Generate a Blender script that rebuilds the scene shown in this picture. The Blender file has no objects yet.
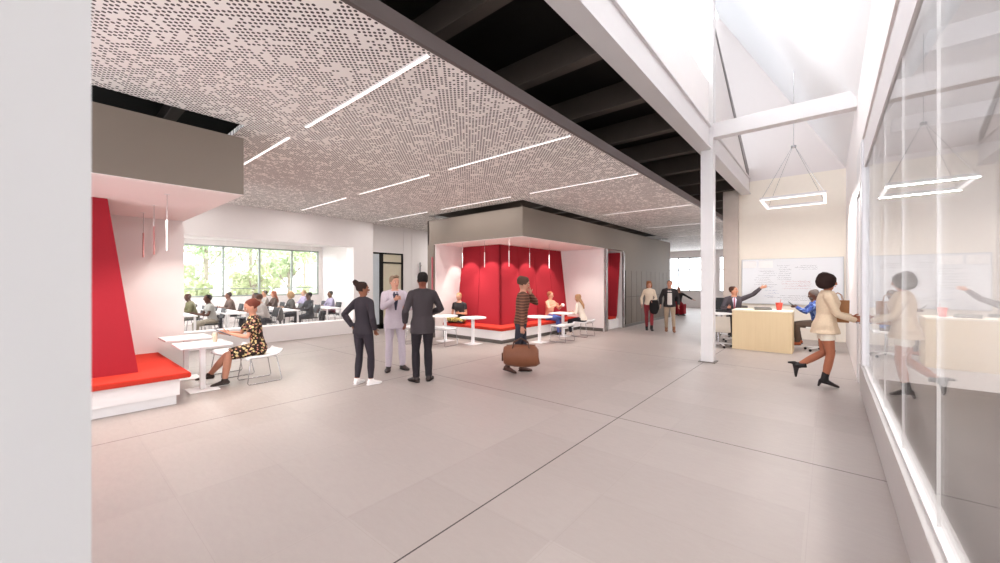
import bpy, bmesh, math, random
from mathutils import Vector, Matrix, noise
random.seed(7)
C = bpy.context.scene.collection
S = bpy.context.scene
V = Vector
PI = math.pi

# ------------------------------------------------------------------ materials
def lin(c):
    if isinstance(c, str):
        c = [int(c[i:i+2], 16)/255 for i in (0, 2, 4)]
    return tuple(x/12.92 if x <= .04045 else ((x+.055)/1.055)**2.4 for x in c) + (1,)
_m = {}
def mat(name, col, rough=.6, metal=0, var=.06, scale=8, spec=.3, bump=0, emit=0):
    if name in _m: return _m[name]
    m = bpy.data.materials.new(name); m.use_nodes = True
    nt = m.node_tree; b = nt.nodes['Principled BSDF']
    c = lin(col)
    b.inputs['Roughness'].default_value = rough
    b.inputs['Metallic'].default_value = metal
    b.inputs['Specular IOR Level'].default_value = spec
    tc = nt.nodes.new('ShaderNodeTexCoord')
    n = nt.nodes.new('ShaderNodeTexNoise'); n.inputs['Scale'].default_value = scale; n.inputs['Detail'].default_value = 4
    nt.links.new(tc.outputs['Object'], n.inputs['Vector'])
    r = nt.nodes.new('ShaderNodeMix'); r.data_type = 'RGBA'
    r.inputs[6].default_value = tuple(x*(1-var) for x in c[:3]) + (1,)
    r.inputs[7].default_value = tuple(min(1, x*(1+var)) for x in c[:3]) + (1,)
    nt.links.new(n.outputs['Fac'], r.inputs[0]); nt.links.new(r.outputs[2], b.inputs['Base Color'])
    if bump:
        bp = nt.nodes.new('ShaderNodeBump'); bp.inputs['Strength'].default_value = bump; bp.inputs['Distance'].default_value = .01
        nt.links.new(n.outputs['Fac'], bp.inputs['Height']); nt.links.new(bp.outputs['Normal'], b.inputs['Normal'])
    if emit:
        b.inputs['Emission Color'].default_value = c; b.inputs['Emission Strength'].default_value = emit
    _m[name] = m
    return m

class NG:
    """tiny node-graph helper"""
    def __init__(s, name):
        s.m = bpy.data.materials.new(name); s.m.use_nodes = True; s.t = s.m.node_tree; s.b = s.t.nodes['Principled BSDF']
        s.co = s.t.nodes.new('ShaderNodeTexCoord').outputs['Object']
    def link(s, a, b): s.t.links.new(a, b)
    def math(s, op, a, b=None, c=None):
        n = s.t.nodes.new('ShaderNodeMath'); n.operation = op
        for i, v in enumerate((a, b, c)):
            if v is None: continue
            if isinstance(v, (int, float)): n.inputs[i].default_value = v
            else: s.link(v, n.inputs[i])
        return n.outputs[0]
    def vmath(s, op, a, b=None):
        n = s.t.nodes.new('ShaderNodeVectorMath'); n.operation = op
        for i, v in enumerate((a, b)):
            if v is None: continue
            if isinstance(v, (tuple, list)): n.inputs[i].default_value = v
            else: s.link(v, n.inputs[i])
        return n.outputs[1] if op in ('LENGTH', 'DISTANCE') else n.outputs[0]
    def mapping(s, vec, loc=(0,0,0), rot=(0,0,0), sc=(1,1,1)):
        n = s.t.nodes.new('ShaderNodeMapping'); n.inputs[1].default_value = loc; n.inputs[2].default_value = rot; n.inputs[3].default_value = sc
        s.link(vec, n.inputs[0]); return n.outputs[0]
    def noise(s, vec, scale, detail=4, rough=.5):
        n = s.t.nodes.new('ShaderNodeTexNoise'); n.inputs['Scale'].default_value = scale; n.inputs['Detail'].default_value = detail; n.inputs['Roughness'].default_value = rough
        s.link(vec, n.inputs['Vector']); return n.outputs['Fac']
    def white(s, vec):
        n = s.t.nodes.new('ShaderNodeTexWhiteNoise'); s.link(vec, n.inputs['Vector']); return n.outputs['Value']
    def mix(s, f, a, b):
        n = s.t.nodes.new('ShaderNodeMix'); n.data_type = 'RGBA'
        for k, v in ((0, f), (6, a), (7, b)):
            if isinstance(v, (int, float)): n.inputs[k].default_value = v
            elif isinstance(v, str): n.inputs[k].default_value = lin(v)
            elif isinstance(v, tuple): n.inputs[k].default_value = v
            else: s.link(v, n.inputs[k])
        return n.outputs[2]
    def xyz(s, vec):
        n = s.t.nodes.new('ShaderNodeSeparateXYZ'); s.link(vec, n.inputs[0]); return n.outputs
    def out(s, col, rough=.6, spec=.3):
        s.link(col, s.b.inputs['Base Color'])
        if isinstance(rough, (int, float)): s.b.inputs['Roughness'].default_value = rough
        else: s.link(rough, s.b.inputs['Roughness'])
        s.b.inputs['Specular IOR Level'].default_value = spec
        return s.m

def m_ceiling():
    g = NG('perforated_panel'); sp = .0385
    v = g.mapping(g.co, rot=(0, 0, PI/4), sc=(1/sp, 1/sp, 0))
    cell = g.vmath('FLOOR', v); fr = g.vmath('FRACTION', v)
    d = g.vmath('DISTANCE', fr, (.5, .5, 0))
    hole = g.math('LESS_THAN', d, .33)
    w1 = g.white(cell)
    c2 = g.vmath('FLOOR', g.mapping(cell, loc=(.3, .7, 0), sc=(.5, .5, 0)))
    w2 = g.white(c2)
    n3 = g.noise(g.mapping(cell, sc=(.11, .11, 0)), 1.0, 2)
    val = g.math('ADD', g.math('MULTIPLY', w1, .42), g.math('ADD', g.math('MULTIPLY', w2, .40), g.math('MULTIPLY', n3, .7)))
    keep = g.math('GREATER_THAN', val, .62)
    f = g.math('MULTIPLY', hole, keep)
    return g.out(g.mix(f, 'f0ebe7', '4c4342'), .7, .2)

def m_floor():
    g = NG('concrete_floor')
    x, y, z = g.xyz(g.co)
    n1 = g.noise(g.co, .55, 5, .6)
    n2 = g.noise(g.mapping(g.co, rot=(0, 0, .5), sc=(3, 9, 1)), 3.0, 6, .65)
    n3 = g.noise(g.co, 60, 3)
    tile = g.white(g.vmath('FLOOR', g.mapping(g.co, loc=(.1, .06, 0), sc=(1/1.19, 1/.69, 0))))
    base = g.mix(n1, '9d928d', 'afa49f')
    base = g.mix(g.math('MULTIPLY', n2, .5), base, '9a908b')
    base = g.mix(g.math('MULTIPLY', n3, .14), base, '8d7f7a')
    base = g.mix(g.math('MULTIPLY', tile, .13), base, 'cdc2bd')
    def lines(c, off, period, w):
        t = g.math('ADD', c, -off + 50*period)
        m = g.math('MODULO', t, period)
        m2 = g.math('MINIMUM', m, g.math('SUBTRACT', period, m))
        return g.math('LESS_THAN', m2, w)
    fine = g.math('MAXIMUM', lines(x, -.1, 1.19, .0018), lines(y, -.06, .69, .0018))
    base = g.mix(g.math('MULTIPLY', fine, .14), base, '6d605b')
    j = g.math('MAXIMUM', lines(x, -1.88, 3.57, .006), g.math('MULTIPLY', lines(y, 4.36, 4.15, .006), g.math('GREATER_THAN', y, 1.0)))
    base = g.mix(j, base, '3d3230')
    r = g.math('ADD', .34, g.math('MULTIPLY', n2, .2))
    return g.out(base, r, .35)

def m_felt(name, c1, c2):
    g = NG(name)
    n = g.noise(g.co, 130, 4, .7); n2 = g.noise(g.co, 1.5, 2)
    col = g.mix(n, c1, c2); col = g.mix(g.math('MULTIPLY', n2, .12), col, c1)
    return g.out(col, .9, .15)

def m_wood(name='birch_wood', c1='dcc49a', c2='e8d3ae'):
    g = NG(name)
    n = g.noise(g.mapping(g.co, sc=(14, 14, .8)), 1.6, 5, .6)
    return g.out(g.mix(n, c1, c2), .5, .3)

def m_floral():
    g = NG('floral_fabric')
    def blobs(sc, thr, seed):
        v = g.t.nodes.new('ShaderNodeTexVoronoi'); v.inputs['Scale'].default_value = sc
        g.link(g.mapping(g.co, loc=(seed, seed, seed)), v.inputs['Vector'])
        return g.math('LESS_THAN', v.outputs['Distance'], thr)
    c = g.mix(blobs(20, .38, 0), '2a1f1d', 'd8c48e')
    c = g.mix(blobs(24, .30, 3.1), c, 'c98a78')
    c = g.mix(blobs(30, .25, 7.3), c, '5a4a33')
    return g.out(c, .8, .2)

def m_stripe(name, c1, c2, per=.028):
    g = NG(name)
    x, y, z = g.xyz(g.co)
    s = g.math('GREATER_THAN', g.math('FRACT', g.math('DIVIDE', g.math('ADD', z, g.math('MULTIPLY', g.noise(g.co, 9, 2), .02)), per)), .5)
    c = g.mix(s, c1, c2); c = g.mix(g.math('MULTIPLY', g.noise(g.co, 90, 3), .35), c, c1)
    return g.out(c, .9, .1)

def m_plaid(name, c1, c2, c3):
    g = NG(name)
    v = g.t.nodes.new('ShaderNodeTexVoronoi'); v.inputs['Scale'].default_value = 13; g.link(g.co, v.inputs['Vector'])
    c = g.mix(g.math('LESS_THAN', v.outputs['Distance'], .35), c1, c2)
    c = g.mix(g.math('GREATER_THAN', g.noise(g.co, 17, 2), .56), c, c3)
    return g.out(c, .85, .15)

def m_glass(name, base=.04, amp=.6, power=4.5, tint=(.98, .985, .985, 1)):
    m = bpy.data.materials.new(name); m.use_nodes = True; t = m.node_tree; t.nodes.clear()
    o = t.nodes.new('ShaderNodeOutputMaterial'); mx = t.nodes.new('ShaderNodeMixShader')
    tr = t.nodes.new('ShaderNodeBsdfTransparent'); tr.inputs[0].default_value = tint
    gl = t.nodes.new('ShaderNodeBsdfGlossy'); gl.inputs['Roughness'].default_value = 0
    lw = t.nodes.new('ShaderNodeLayerWeight'); lw.inputs[0].default_value = .5
    p = t.nodes.new('ShaderNodeMath'); p.operation = 'POWER'; p.inputs[1].default_value = power
    q = t.nodes.new('ShaderNodeMath'); q.operation = 'MULTIPLY_ADD'; q.use_clamp = True; q.inputs[1].default_value = amp; q.inputs[2].default_value = base
    t.links.new(lw.outputs['Facing'], p.inputs[0]); t.links.new(p.outputs[0], q.inputs[0]); t.links.new(q.outputs[0], mx.inputs[0])
    t.links.new(tr.outputs[0], mx.inputs[1]); t.links.new(gl.outputs[0], mx.inputs[2]); t.links.new(mx.outputs[0], o.inputs[0])
    return m

WHITE = mat('white_paint', 'e9e3e1', .55, var=.015)
CREAM = mat('cream_plaster', 'f2e9dc', .7, var=.02)
STEEL_W = mat('white_steel', 'dcd8d8', .45, var=.02)
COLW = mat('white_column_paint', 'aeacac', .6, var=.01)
DGREY = mat('taupe_grey_panel', '766b61', .55, var=.03, scale=2)
CHAR = mat('charcoal_panel', '4d4946', .5, var=.04)
BLACK = mat('black_deck', '15110f', .8, var=.2)
JOIST = mat('dark_brown_joist', '4c423c', .7, var=.1)
PIER = mat('concrete_pier', 'cfc2b8', .8, var=.06)
RED = m_felt('red_felt', '8c1d27', 'a32d37')
REDC = m_felt('red_seat_felt', 'ae2a22', 'c9402f')
WOOD = m_wood()
CHROME = mat('chrome_wire', 'b9b9bb', .25, metal=.9, var=.03)
BRONZE = mat('grey_metal_plinth', '6e6864', .35, metal=.5, var=.05)
BLK = mat('black_metal', '1c1a1a', .4, var=.1)
TWHITE = mat('white_laminate', 'f0eeee', .4, var=.01)
LAMP = mat('lit_diffuser', 'fff8f6', .5, emit=.8)
LAMP2 = mat('pendant_diffuser', 'fffcfa', .5, emit=.5)
RODW = mat('white_rod', 'e6dedc', .4)
RODP = mat('rose_rod', 'b97f7d', .4)
GLASS = m_glass('clear_glass')
GLASSR = m_glass('reflective_partition_glass', .06, .6, 3.5)
CEIL = m_ceiling(); FLOOR = m_floor()

# ------------------------------------------------------------------ mesh helpers
class MB:
    def __init__(s): s.bm = bmesh.new()
    def box(s, x0, x1, y0, y1, z0, z1, bev=0):
        t = bmesh.new() if bev else s.bm
        vs = [t.verts.new((x, y, z)) for z in (z0, z1) for y in (y0, y1) for x in (x0, x1)]
        for f in ((0,2,3,1), (4,5,7,6), (0,1,5,4), (2,6,7,3), (0,4,6,2), (1,3,7,5)):
            t.faces.new([vs[i] for i in f])
        if bev:
            bmesh.ops.bevel(t, geom=t.edges[:], offset=bev, segments=2, affect='EDGES', profile=.5)
            me = bpy.data.meshes.new('t'); t.to_mesh(me); t.free(); s.bm.from_mesh(me); bpy.data.meshes.remove(me)
        return s
    def prism(s, poly, vec):
        """poly: list of 3D points, extruded by vec"""
        a = [s.bm.verts.new(p) for p in poly]; b = [s.bm.verts.new(V(p)+V(vec)) for p in poly]
        s.bm.faces.new(a); s.bm.faces.new(b[::-1])
        for i in range(len(a)):
            j = (i+1) % len(a); s.bm.faces.new((a[j], a[i], b[i], b[j]))
        return s
    def tube(s, pts, r, n=8):
        loft(s.bm, [V(p) for p in pts], [r]*len(pts), n=n); return s
    def loft(s, pts, rad, lat=None, n=14):
        loft(s.bm, [V(p) for p in pts], rad, lat, n); return s
    def disc(s, c, r, z0, z1, n=24, rt=None):
        rt = r if rt is None else rt
        loft(s.bm, [V((c[0], c[1], z0)), V((c[0], c[1], z1))], [r, rt], V((1,0,0)), n); return s
    def ball(s, c, r, sc=(1,1,1), sub=2):
        M = Matrix.Translation(V(c)) @ Matrix.Diagonal((*sc, 1))
        bmesh.ops.create_icosphere(s.bm, subdivisions=sub, radius=r, matrix=M); return s
    def mesh(s, name):
        bmesh.ops.recalc_face_normals(s.bm, faces=s.bm.faces[:])
        me = bpy.data.meshes.new(name); s.bm.to_mesh(me); s.bm.free(); return me
    def build(s, name, m, parent=None, smooth=False):
        me = s.mesh(name); me.materials.append(m)
        if smooth:
            for p in me.polygons: p.use_smooth = True
        o = bpy.data.objects.new(name, me); C.objects.link(o)
        if parent: o.parent = parent
        return o

def loft(bm, pts, rad, lat=None, n=14):
    rings = []; N = len(pts); A = None
    for i, p in enumerate(pts):
        t = (pts[min(i+1, N-1)] - pts[max(i-1, 0)])
        if t.length < 1e-7: t = V((0, 0, 1))
        t.normalize()
        if lat is not None: a = lat[i] if isinstance(lat, list) else lat
        elif A is not None: a = A
        else: a = V((1, 0, 0)) if abs(t.x) < .8 else V((0, 1, 0))
        a = a - t*a.dot(t)
        if a.length < 1e-5: a = V((0, 1, 0)) - t*t.y
        a.normalize(); A = a; b = t.cross(a)
        r = rad[i]; ra, rb = r if isinstance(r, (tuple, list)) else (r, r)
        rings.append([bm.verts.new(p + a*ra*math.cos(2*PI*k/n) + b*rb*math.sin(2*PI*k/n)) for k in range(n)])
    for r0, r1 in zip(rings, rings[1:]):
        for k in range(n):
            bm.faces.new((r0[k], r0[(k+1) % n], r1[(k+1) % n], r1[k]))
    bm.faces.new(rings[0][::-1]); bm.faces.new(rings[-1])

def tag(o, label, cat, group=None, kind=None):
    if label: o['label'] = label
    if cat: o['category'] = cat
    if group: o['group'] = group
    if kind: o['kind'] = kind
    return o
def empty(name, loc=(0,0,0), rz=0, label=None, cat=None, group=None, kind=None):
    o = bpy.data.objects.new(name, None); C.objects.link(o); o.location = loc; o.rotation_euler = (0, 0, rz)
    o.empty_display_size = .1
    return tag(o, label, cat, group, kind)
def struct(name, mb, m, label=None, cat=None):
    o = mb.build(name, m) if isinstance(mb, MB) else mb
    return tag(o, label, cat or name.split('_')[0], kind='structure')
def children(o): return [c for c in bpy.data.objects if c.parent == o]
def dup(root, loc, rz=0, label=None, group=None):
    r = root.copy(); C.objects.link(r); r.location = loc; r.rotation_euler = (0, 0, rz)
    if label: r['label'] = label
    if group: r['group'] = group
    for ch in children(root):
        c = ch.copy(); C.objects.link(c); c.parent = r
        for g in children(ch):
            d = g.copy(); C.objects.link(d); d.parent = c
    return r

# ------------------------------------------------------------------ camera & world
cam = bpy.data.cameras.new('camera'); co = bpy.data.objects.new('camera', cam); C.objects.link(co); S.camera = co
cam.sensor_width = 36; cam.lens = 386.7/1000*36; cam.clip_start = .05
co.location = (0, 0, 1.6); co.rotation_euler = (PI/2, 0, math.radians(40.3))
cam.dof.use_dof = True; cam.dof.focus_distance = 7.0; cam.dof.aperture_fstop = 3.2
S.view_settings.view_transform = 'Standard'; S.view_settings.look = 'None'; S.view_settings.gamma = 1; S.view_settings.use_curve_mapping = False
S.view_settings.exposure = 0.9
w = bpy.data.worlds.new('world'); S.world = w; w.use_nodes = True
bg = w.node_tree.nodes['Background']; bg.inputs[0].default_value = (.93, .96, 1, 1); bg.inputs[1].default_value = 4.0

# ------------------------------------------------------------------ shell
struct('floor', MB().box(-19, .46, -4.2, 27, -.1, 0), FLOOR)
cm = MB()
for a in ((-5.42, -2.5, -6, 26), (-11.6, -5.42, 1.58, 7.2), (-11.6, -8.86, 7.2, 26), (-8.86, -5.42, 18.24, 26), (-11.6, -8.75, -6, 1.58)):
    cm.box(*a, 3.5, 3.56)
struct('ceiling', cm, CEIL, 'white ceiling punched with random round holes')
struct('trim_1', MB().box(-2.5, -2.46, -6, 26, 3.49, 3.62), mat('dark_fascia', '5e5452', .5), 'dark metal edge of the perforated ceiling')
struct('upper_deck', MB().box(-19, -2.0, -6, 26, 4.6, 4.75), BLACK, 'black roof deck above the perforated ceiling', 'ceiling')
for k in range(-2, 14):
    y = 2.75 + 1.43*k
    j = MB().box(-14, -2.0, y-.08, y+.08, 4.22, 4.24).box(-14, -2.0, y-.008, y+.008, 4.24, 4.6)
    struct('roof_joist', j, JOIST, cat='beam')
# main white beam and clerestory
b = MB().box(-2.0, -1.75, -6, 13.6, 4.2, 4.235).box(-1.93, -1.79, -6, 13.6, 4.235, 4.64).box(-2.0, -1.75, -6, 13.6, 4.64, 4.67)
struct('white_beam', b, STEEL_W, 'long white steel beam above the walkway', 'beam')
struct('wall_clerestory', MB().box(-1.95, -1.8, -6, 8.55, 4.67, 5.54), WHITE)
tri = MB().prism([(-1.82, 8.6, 4.67), (-1.82, 13.6, 4.67), (-1.82, 13.6, 4.95), (-1.82, 8.6, 7.15)], (-.12, 0, 0))
struct('wall_triangle', tri, WHITE)
sl = MB().prism([(-1.80, 8.6, 7.15), (-1.80, 13.6, 4.95), (-1.80, 13.6, 4.62), (-1.80, 8.6, 7.12)], (-.16, 0, 0))
struct('trim_2', sl, mat('grey_edge_trim', '8d8786', .5), 'grey raking trim above the white beam')
cw = empty('window_5', (-1.88, 0, 0), kind='structure')
fr = MB()
for k in range(-4, 9):
    fr.box(-.02, .02, k*1.1-.012, k*1.1+.012, 5.54, 9)
fr.box(-.04, .04, -6, 8.6, 5.54, 5.6); fr.build('window_frame', STEEL_W, cw)
MB().box(-.005, .005, -6, 8.6, 5.6, 9).build('pane', m_glass('clerestory_glass', tint=(1, 1, 1, 1)), cw)
wu = empty('gable_light_filter', (-2.7, 0, 0), kind='structure')  # unseen tinted glazing, added to meter light onto gable and roof
MB().box(-.03, .03, 8.6, 13.6, 4.7, 4.8).box(-.03, .03, 11.0, 11.04, 4.8, 9.9).box(-.03, .03, 8.6, 13.6, 9.85, 9.95).build('window_frame', STEEL_W, wu)
MB().box(-.005, .005, 8.6, 13.6, 4.8, 9.85).build('pane', m_glass('light_filter_glass', tint=(.62, .62, .63, 1)), wu)
RZ = lambda x: 4.57 + 1.78*(.36-x)
roof = MB().prism([(.36, -6, RZ(.36)), (-2.6, -6, RZ(-2.6)), (-2.6, -6, RZ(-2.6)+.15), (.66, -6, RZ(.36)+.0)], (0, 19.8, 0))
struct('ceiling_slope', roof, mat('white_sloped_ceiling', 'f0efef', .7, var=.01), 'steep white sloping ceiling over the walkway', 'ceiling')
gx = [(-2.02, 13.6, 4.57), (.36, 13.6, 4.57), (-2.6, 13.6, RZ(-2.6)), (-2.78, 13.6, RZ(-2.6)), (-2.78, 13.6, 4.8), (-2.02, 13.6, 4.8)]
struct('wall_gable', MB().prism(gx, (0, .2, 0)), mat('gable_white', 'e4dcd9', .7, var=.01))
struct('wall_back', MB().box(-2.05, .6, 13.6, 13.8, 0, 4.57), CREAM)
struct('concrete_pier', MB().box(-2.45, -2.05, 13.45, 13.85, 0, 4.6), PIER, 'narrow raw concrete pier beside the whiteboard wall', 'column')
# white steel column with base plate
colm = MB().box(-1.94, -1.72, 8.49, 8.51, 0, 8.6).box(-1.94, -1.72, 8.69, 8.71, 0, 8.6).box(-1.84, -1.82, 8.51, 8.69, 0, 8.6).box(-1.93, -1.73, 8.51, 8.69, 0, 8.6)
c0 = empty('steel_column', (0, 0, 0), label='tall white square steel column carrying the beam', cat='column', kind='structure')
colm.build('shaft', STEEL_W, c0); MB().box(-1.98, -1.68, 8.45, 8.75, 0, .015).build('base_plate', BRONZE, c0)
cb = MB().box(-1.72, .36, 8.5, 8.7, 4.43, 4.71, bev=.006)
struct('cross_beam', cb, STEEL_W, 'white cross beam from the column to the glass wall', 'beam')
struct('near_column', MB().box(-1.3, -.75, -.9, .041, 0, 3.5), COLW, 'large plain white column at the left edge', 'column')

struct('wall_rear_light_block', MB().box(-2.6, .36, -6.2, -6, 0, 9), WHITE)  # unseen partial wall, added to keep outside light off the near column

# right side: kerb, glass wall, header, white wall, door
struct('trim_3', MB().box(.344, .455, -3, 7.55, .06, .427, bev=.005).box(.36, .44, -3, 7.5, 0, .06), mat('kerb_white', 'bab5b3', .5, var=.03), 'long white kerb under the glass wall', 'kerb')
struct('wall_right', MB().box(.36, .6, -6, 13.6, 3.56, 4.75).box(.36, .6, 8.36, 13.6, 0, 3.56), WHITE)
gw = empty('window_4', (.40, 0, 0), kind='structure', label='reflective glass wall on a white kerb', cat='window')
joints = [-3, -.65, .48, 1.61, 2.74, 3.87, 5.0, 6.13, 7.3]
for a, c in zip(joints, joints[1:]):
    MB().box(-.006, .006, a+.004, c-.004, .427, 3.17).build('pane', GLASSR, gw)
fm = MB()
for a in joints[1:-1]: fm.box(-.0062, .0062, a-.0025, a+.0025, .427, 3.17)
fm.build('pane_joint', mat('silicone_joint', 'cfcbc9', .5), gw)
MB().box(-.02, .08, -3, 7.3, 3.17, 3.56).box(-.02, .02, -3, 7.3, .427, .44).build('window_frame', STEEL_W, gw)
MB().box(-.045, .14, 7.3, 7.5, 0.43, 3.56, bev=.01).build('mullion', mat('pale_blue_steel', 'd3d1d4', .4), gw)
dr = empty('door_2', (.40, 7.93, 0), kind='structure', label='tall white door at the end of the glass wall', cat='door')
MB().box(-.03, .03, -.42, .42, .01, 2.9, bev=.004).build('door_panel', mat('door_white', 'efecec', .5), dr)
MB().box(-.05, .06, -.48, -.42, 0, 3.0).box(-.05, .06, .42, .48, 0, 3.0).box(-.05, .06, -.48, .48, 2.92, 3.56).build('door_frame', STEEL_W, dr)
MB().tube([(-.03, -.28, 1.0), (-.085, -.28, 1.0), (-.085, -.12, 1.0)], .009).build('door_handle', CHROME, dr)
# office beyond the glass
struct('floor_office', MB().box(.46, 7, -4.2, 14, -.1, 0), mat('dark_carpet', '4a423e', .8, var=.08), 'dark carpet floor behind the glass', 'floor')
struct('wall_office', MB().box(.6, 7, 8.85, 9.0, 0, 3.7).box(7, 7.1, -6, 9, 0, 3.7), WHITE)
oc = MB().box(.6, 7, -6, 8.85, 3.62, 3.7)
struct('ceiling_office', oc, WHITE, 'white ceiling of the office behind the glass', 'ceiling')
for k in range(5):
    struct('office_beam', MB().box(.6, 7, -2+2.2*k, -1.88+2.2*k, 3.45, 3.62), STEEL_W, cat='beam')

# classroom side wall
lw = MB().box(-11.6, -11.2, .5, 6.2, 0, .42).box(-11.6, -11.2, .5, 6.2, 2.67, 3.5).box(-11.6, -11.2, 6.2, 6.87, 0, 3.5).box(-11.6, -11.2, -6, .5, 0, 3.5)
lw.box(-11.75, -11.5, 6.87, 26, 2.58, 3.5).box(-11.75, -11.5, 8.25, 26, 0, 2.58).box(-11.52, -11.49, 8.62, 8.64, 0, 3.5).box(-11.52, -11.49, 8.25, 8.27, 0, 3.5)
struct('wall_left', lw, WHITE)
wi = empty('window_1', (-11.42, 0, 0), kind='structure', label='frameless interior glazing in front of the classroom', cat='window')
for a, c in ((.55, 2.9), (2.92, 3.8), (3.82, 5.0), (5.02, 6.2)):
    MB().box(-.006, .006, a, c, .42, 2.67).build('pane', GLASS, wi)
d1 = empty('door_1', (-11.55, 6.87, 0), kind='structure', label='black framed glazed double door', cat='door')
MB().box(-.04, .04, 0, .06, 0, 2.58).box(-.04, .04, .44, .58, 0, 2.58).box(-.04, .04, 1.32, 1.38, 0, 2.58).box(-.04, .04, 0, 1.38, 2.53, 2.58).box(-.04, .04, 0, 1.38, .02, .16).box(-.04, .04, .5, 1.38, 2.22, 2.27).build('door_frame', BLK, d1)
MB().box(-.01, .01, .06, .44, .16, 2.53).build('pane', mat('blue_frosted_pane', 'd5dde2', .3), d1)
MB().box(-.01, .01, .58, 1.32, .16, 2.22).box(-.01, .01, .58, 1.32, 2.27, 2.53).build('pane', mat('cream_frosted_pane', 'd9cfb8', .3), d1)
struct('wall_classroom', MB().box(-18, -11.6, 8.4, 8.55, 0, 3.3), WHITE)
struct('ceiling_classroom', MB().box(-18.2, -11.6, -6, 8.4, 3.2, 3.3), WHITE)
struct('wall_outer', MB().box(-18.15, -18, -6, 8.24, 0, 1.0).box(-18.15, -18, 8.24, 8.55, 0, 3.3).box(-18.15, -18, -6, 8.24, 3.0, 3.2), WHITE)
wo = empty('window_2', (-18.08, 0, 0), kind='structure', label='tall classroom window onto green trees', cat='window')
f = MB()
for y in (-4.3, -3, -1.75, -.5, .78, 2.02, 3.28, 4.54, 5.8, 7.08, 8.22): f.box(-.05, .05, y-.035, y+.035, 1.0, 3.0)
f.box(-.05, .05, -6, 8.3, 1.0, 1.06).box(-.05, .05, -6, 8.3, 2.94, 3.0).box(-.03, .03, -6, 8.3, 1.3, 1.34)
f.build('window_frame', mat('grey_window_frame', '9aa39c', .5), wo)
MB().box(-.005, .005, -6, 8.24, 1.06, 2.94).build('pane', GLASS, wo)
# far end facade
struct('wall_far', MB().box(-12, -1, 26, 26.2, 3.1, 4.6).box(-12, -1, 26, 26.2, 0, 1.0).box(-12, -9.3, 26, 26.2, 1, 3.1).box(-5.2, -4.9, 26, 26.2, 1, 3.1), WHITE)
wf = empty('window_3', (0, 26.1, 0), kind='structure', label='bright gridded window at the far end', cat='window')
f = MB()
for x in [-9.3+.68*k for k in range(13)]: f.box(x-.035, x+.035, -.04, .04, 1, 3.1)
for z in (1.0, 2.3, 3.05): f.box(-9.3, -1, -.04, .04, z, z+.05)
f.build('window_frame', mat('pale_frame', '9aa0a4', .5), wf)
MB().box(-9.3, -1, -.005, .005, 1, 3.1).build('pane', GLASS, wf)
struct('wall_side_far', MB().box(-1.2, -1.0, 13.8, 26, 0, 4.6), WHITE)


# ------------------------------------------------------------------ booth volumes
def wallbox(name, mb, m): return struct(name, mb, m)
# far booth volume
struct('wall_booth_fascia', MB().box(-5.5, -5.42, 7.2, 18.24, 2.66, 3.35).box(-8.86, -5.5, 7.2, 7.28, 2.66, 3.35).box(-8.86, -8.80, 7.2, 18.24, 0, 3.35)
       .box(-8.80, -8.58, 7.2, 7.24, 0, 2.66).box(-5.5, -5.42, 13.1, 18.24, 0, 2.66).box(-8.8, -5.5, 18.16, 18.24, 0, 3.35), DGREY, 'taupe grey wall panels of the far seating volume')
struct('wall_booth_lining', MB().box(-8.80, -8.55, 7.24, 11.6, 0, 2.66).box(-8.55, -5.44, 11.6, 11.72, 0, 2.66).box(-8.55, -5.44, 13.0, 13.1, 0, 2.66).box(-6.9, -6.8, 11.72, 13.0, 0, 2.66), WHITE)
struct('ceiling_booth', MB().box(-8.8, -5.5, 7.28, 13.1, 2.66, 2.74).box(-8.57, -5.422, 7.202, 11.6, 2.652, 2.659).box(-8.8, -5.55, 7.35, 18.1, 3.28, 3.33), mat('soffit_white', 'eee2df', .7, var=.01))
struct('trim_4', MB().box(-5.46, -5.40, 11.6, 11.74, 0, 2.66).box(-5.46, -5.40, 13.0, 13.1, 0, 2.62), mat('brushed_steel_edge', 'a8a3a1', .25, metal=.8), 'brushed steel jambs of the narrow booth')
struct('trim_5', MB().box(-5.52, -5.405, 13.1, 18.24, 0, .09).box(-8.87, -8.57, 7.18, 7.26, 0, .12).box(-8.55, -5.5, 11.57, 11.6, 0, .1), BRONZE, 'dark metal skirting of the far seating volume')
# near booth volume
struct('wall_near_booth_fascia', MB().box(-5.53, -5.45, -6, 1.58, 2.66, 3.35).box(-8.75, -5.53, 1.5, 1.58, 2.66, 3.35), DGREY, 'taupe grey fascia over the near red booth')
struct('wall_near_booth', MB().box(-8.8, -8.6, -6, 1.585, 0, 3.35), WHITE)
struct('ceiling_near_booth', MB().box(-8.6, -5.53, -6, 1.5, 2.66, 2.74).box(-8.6, -5.452, -6, 1.578, 2.652, 2.659).box(-8.6, -5.6, -6, 1.4, 3.28, 3.33), mat('soffit_white', 'eee2df', .7))

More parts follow.
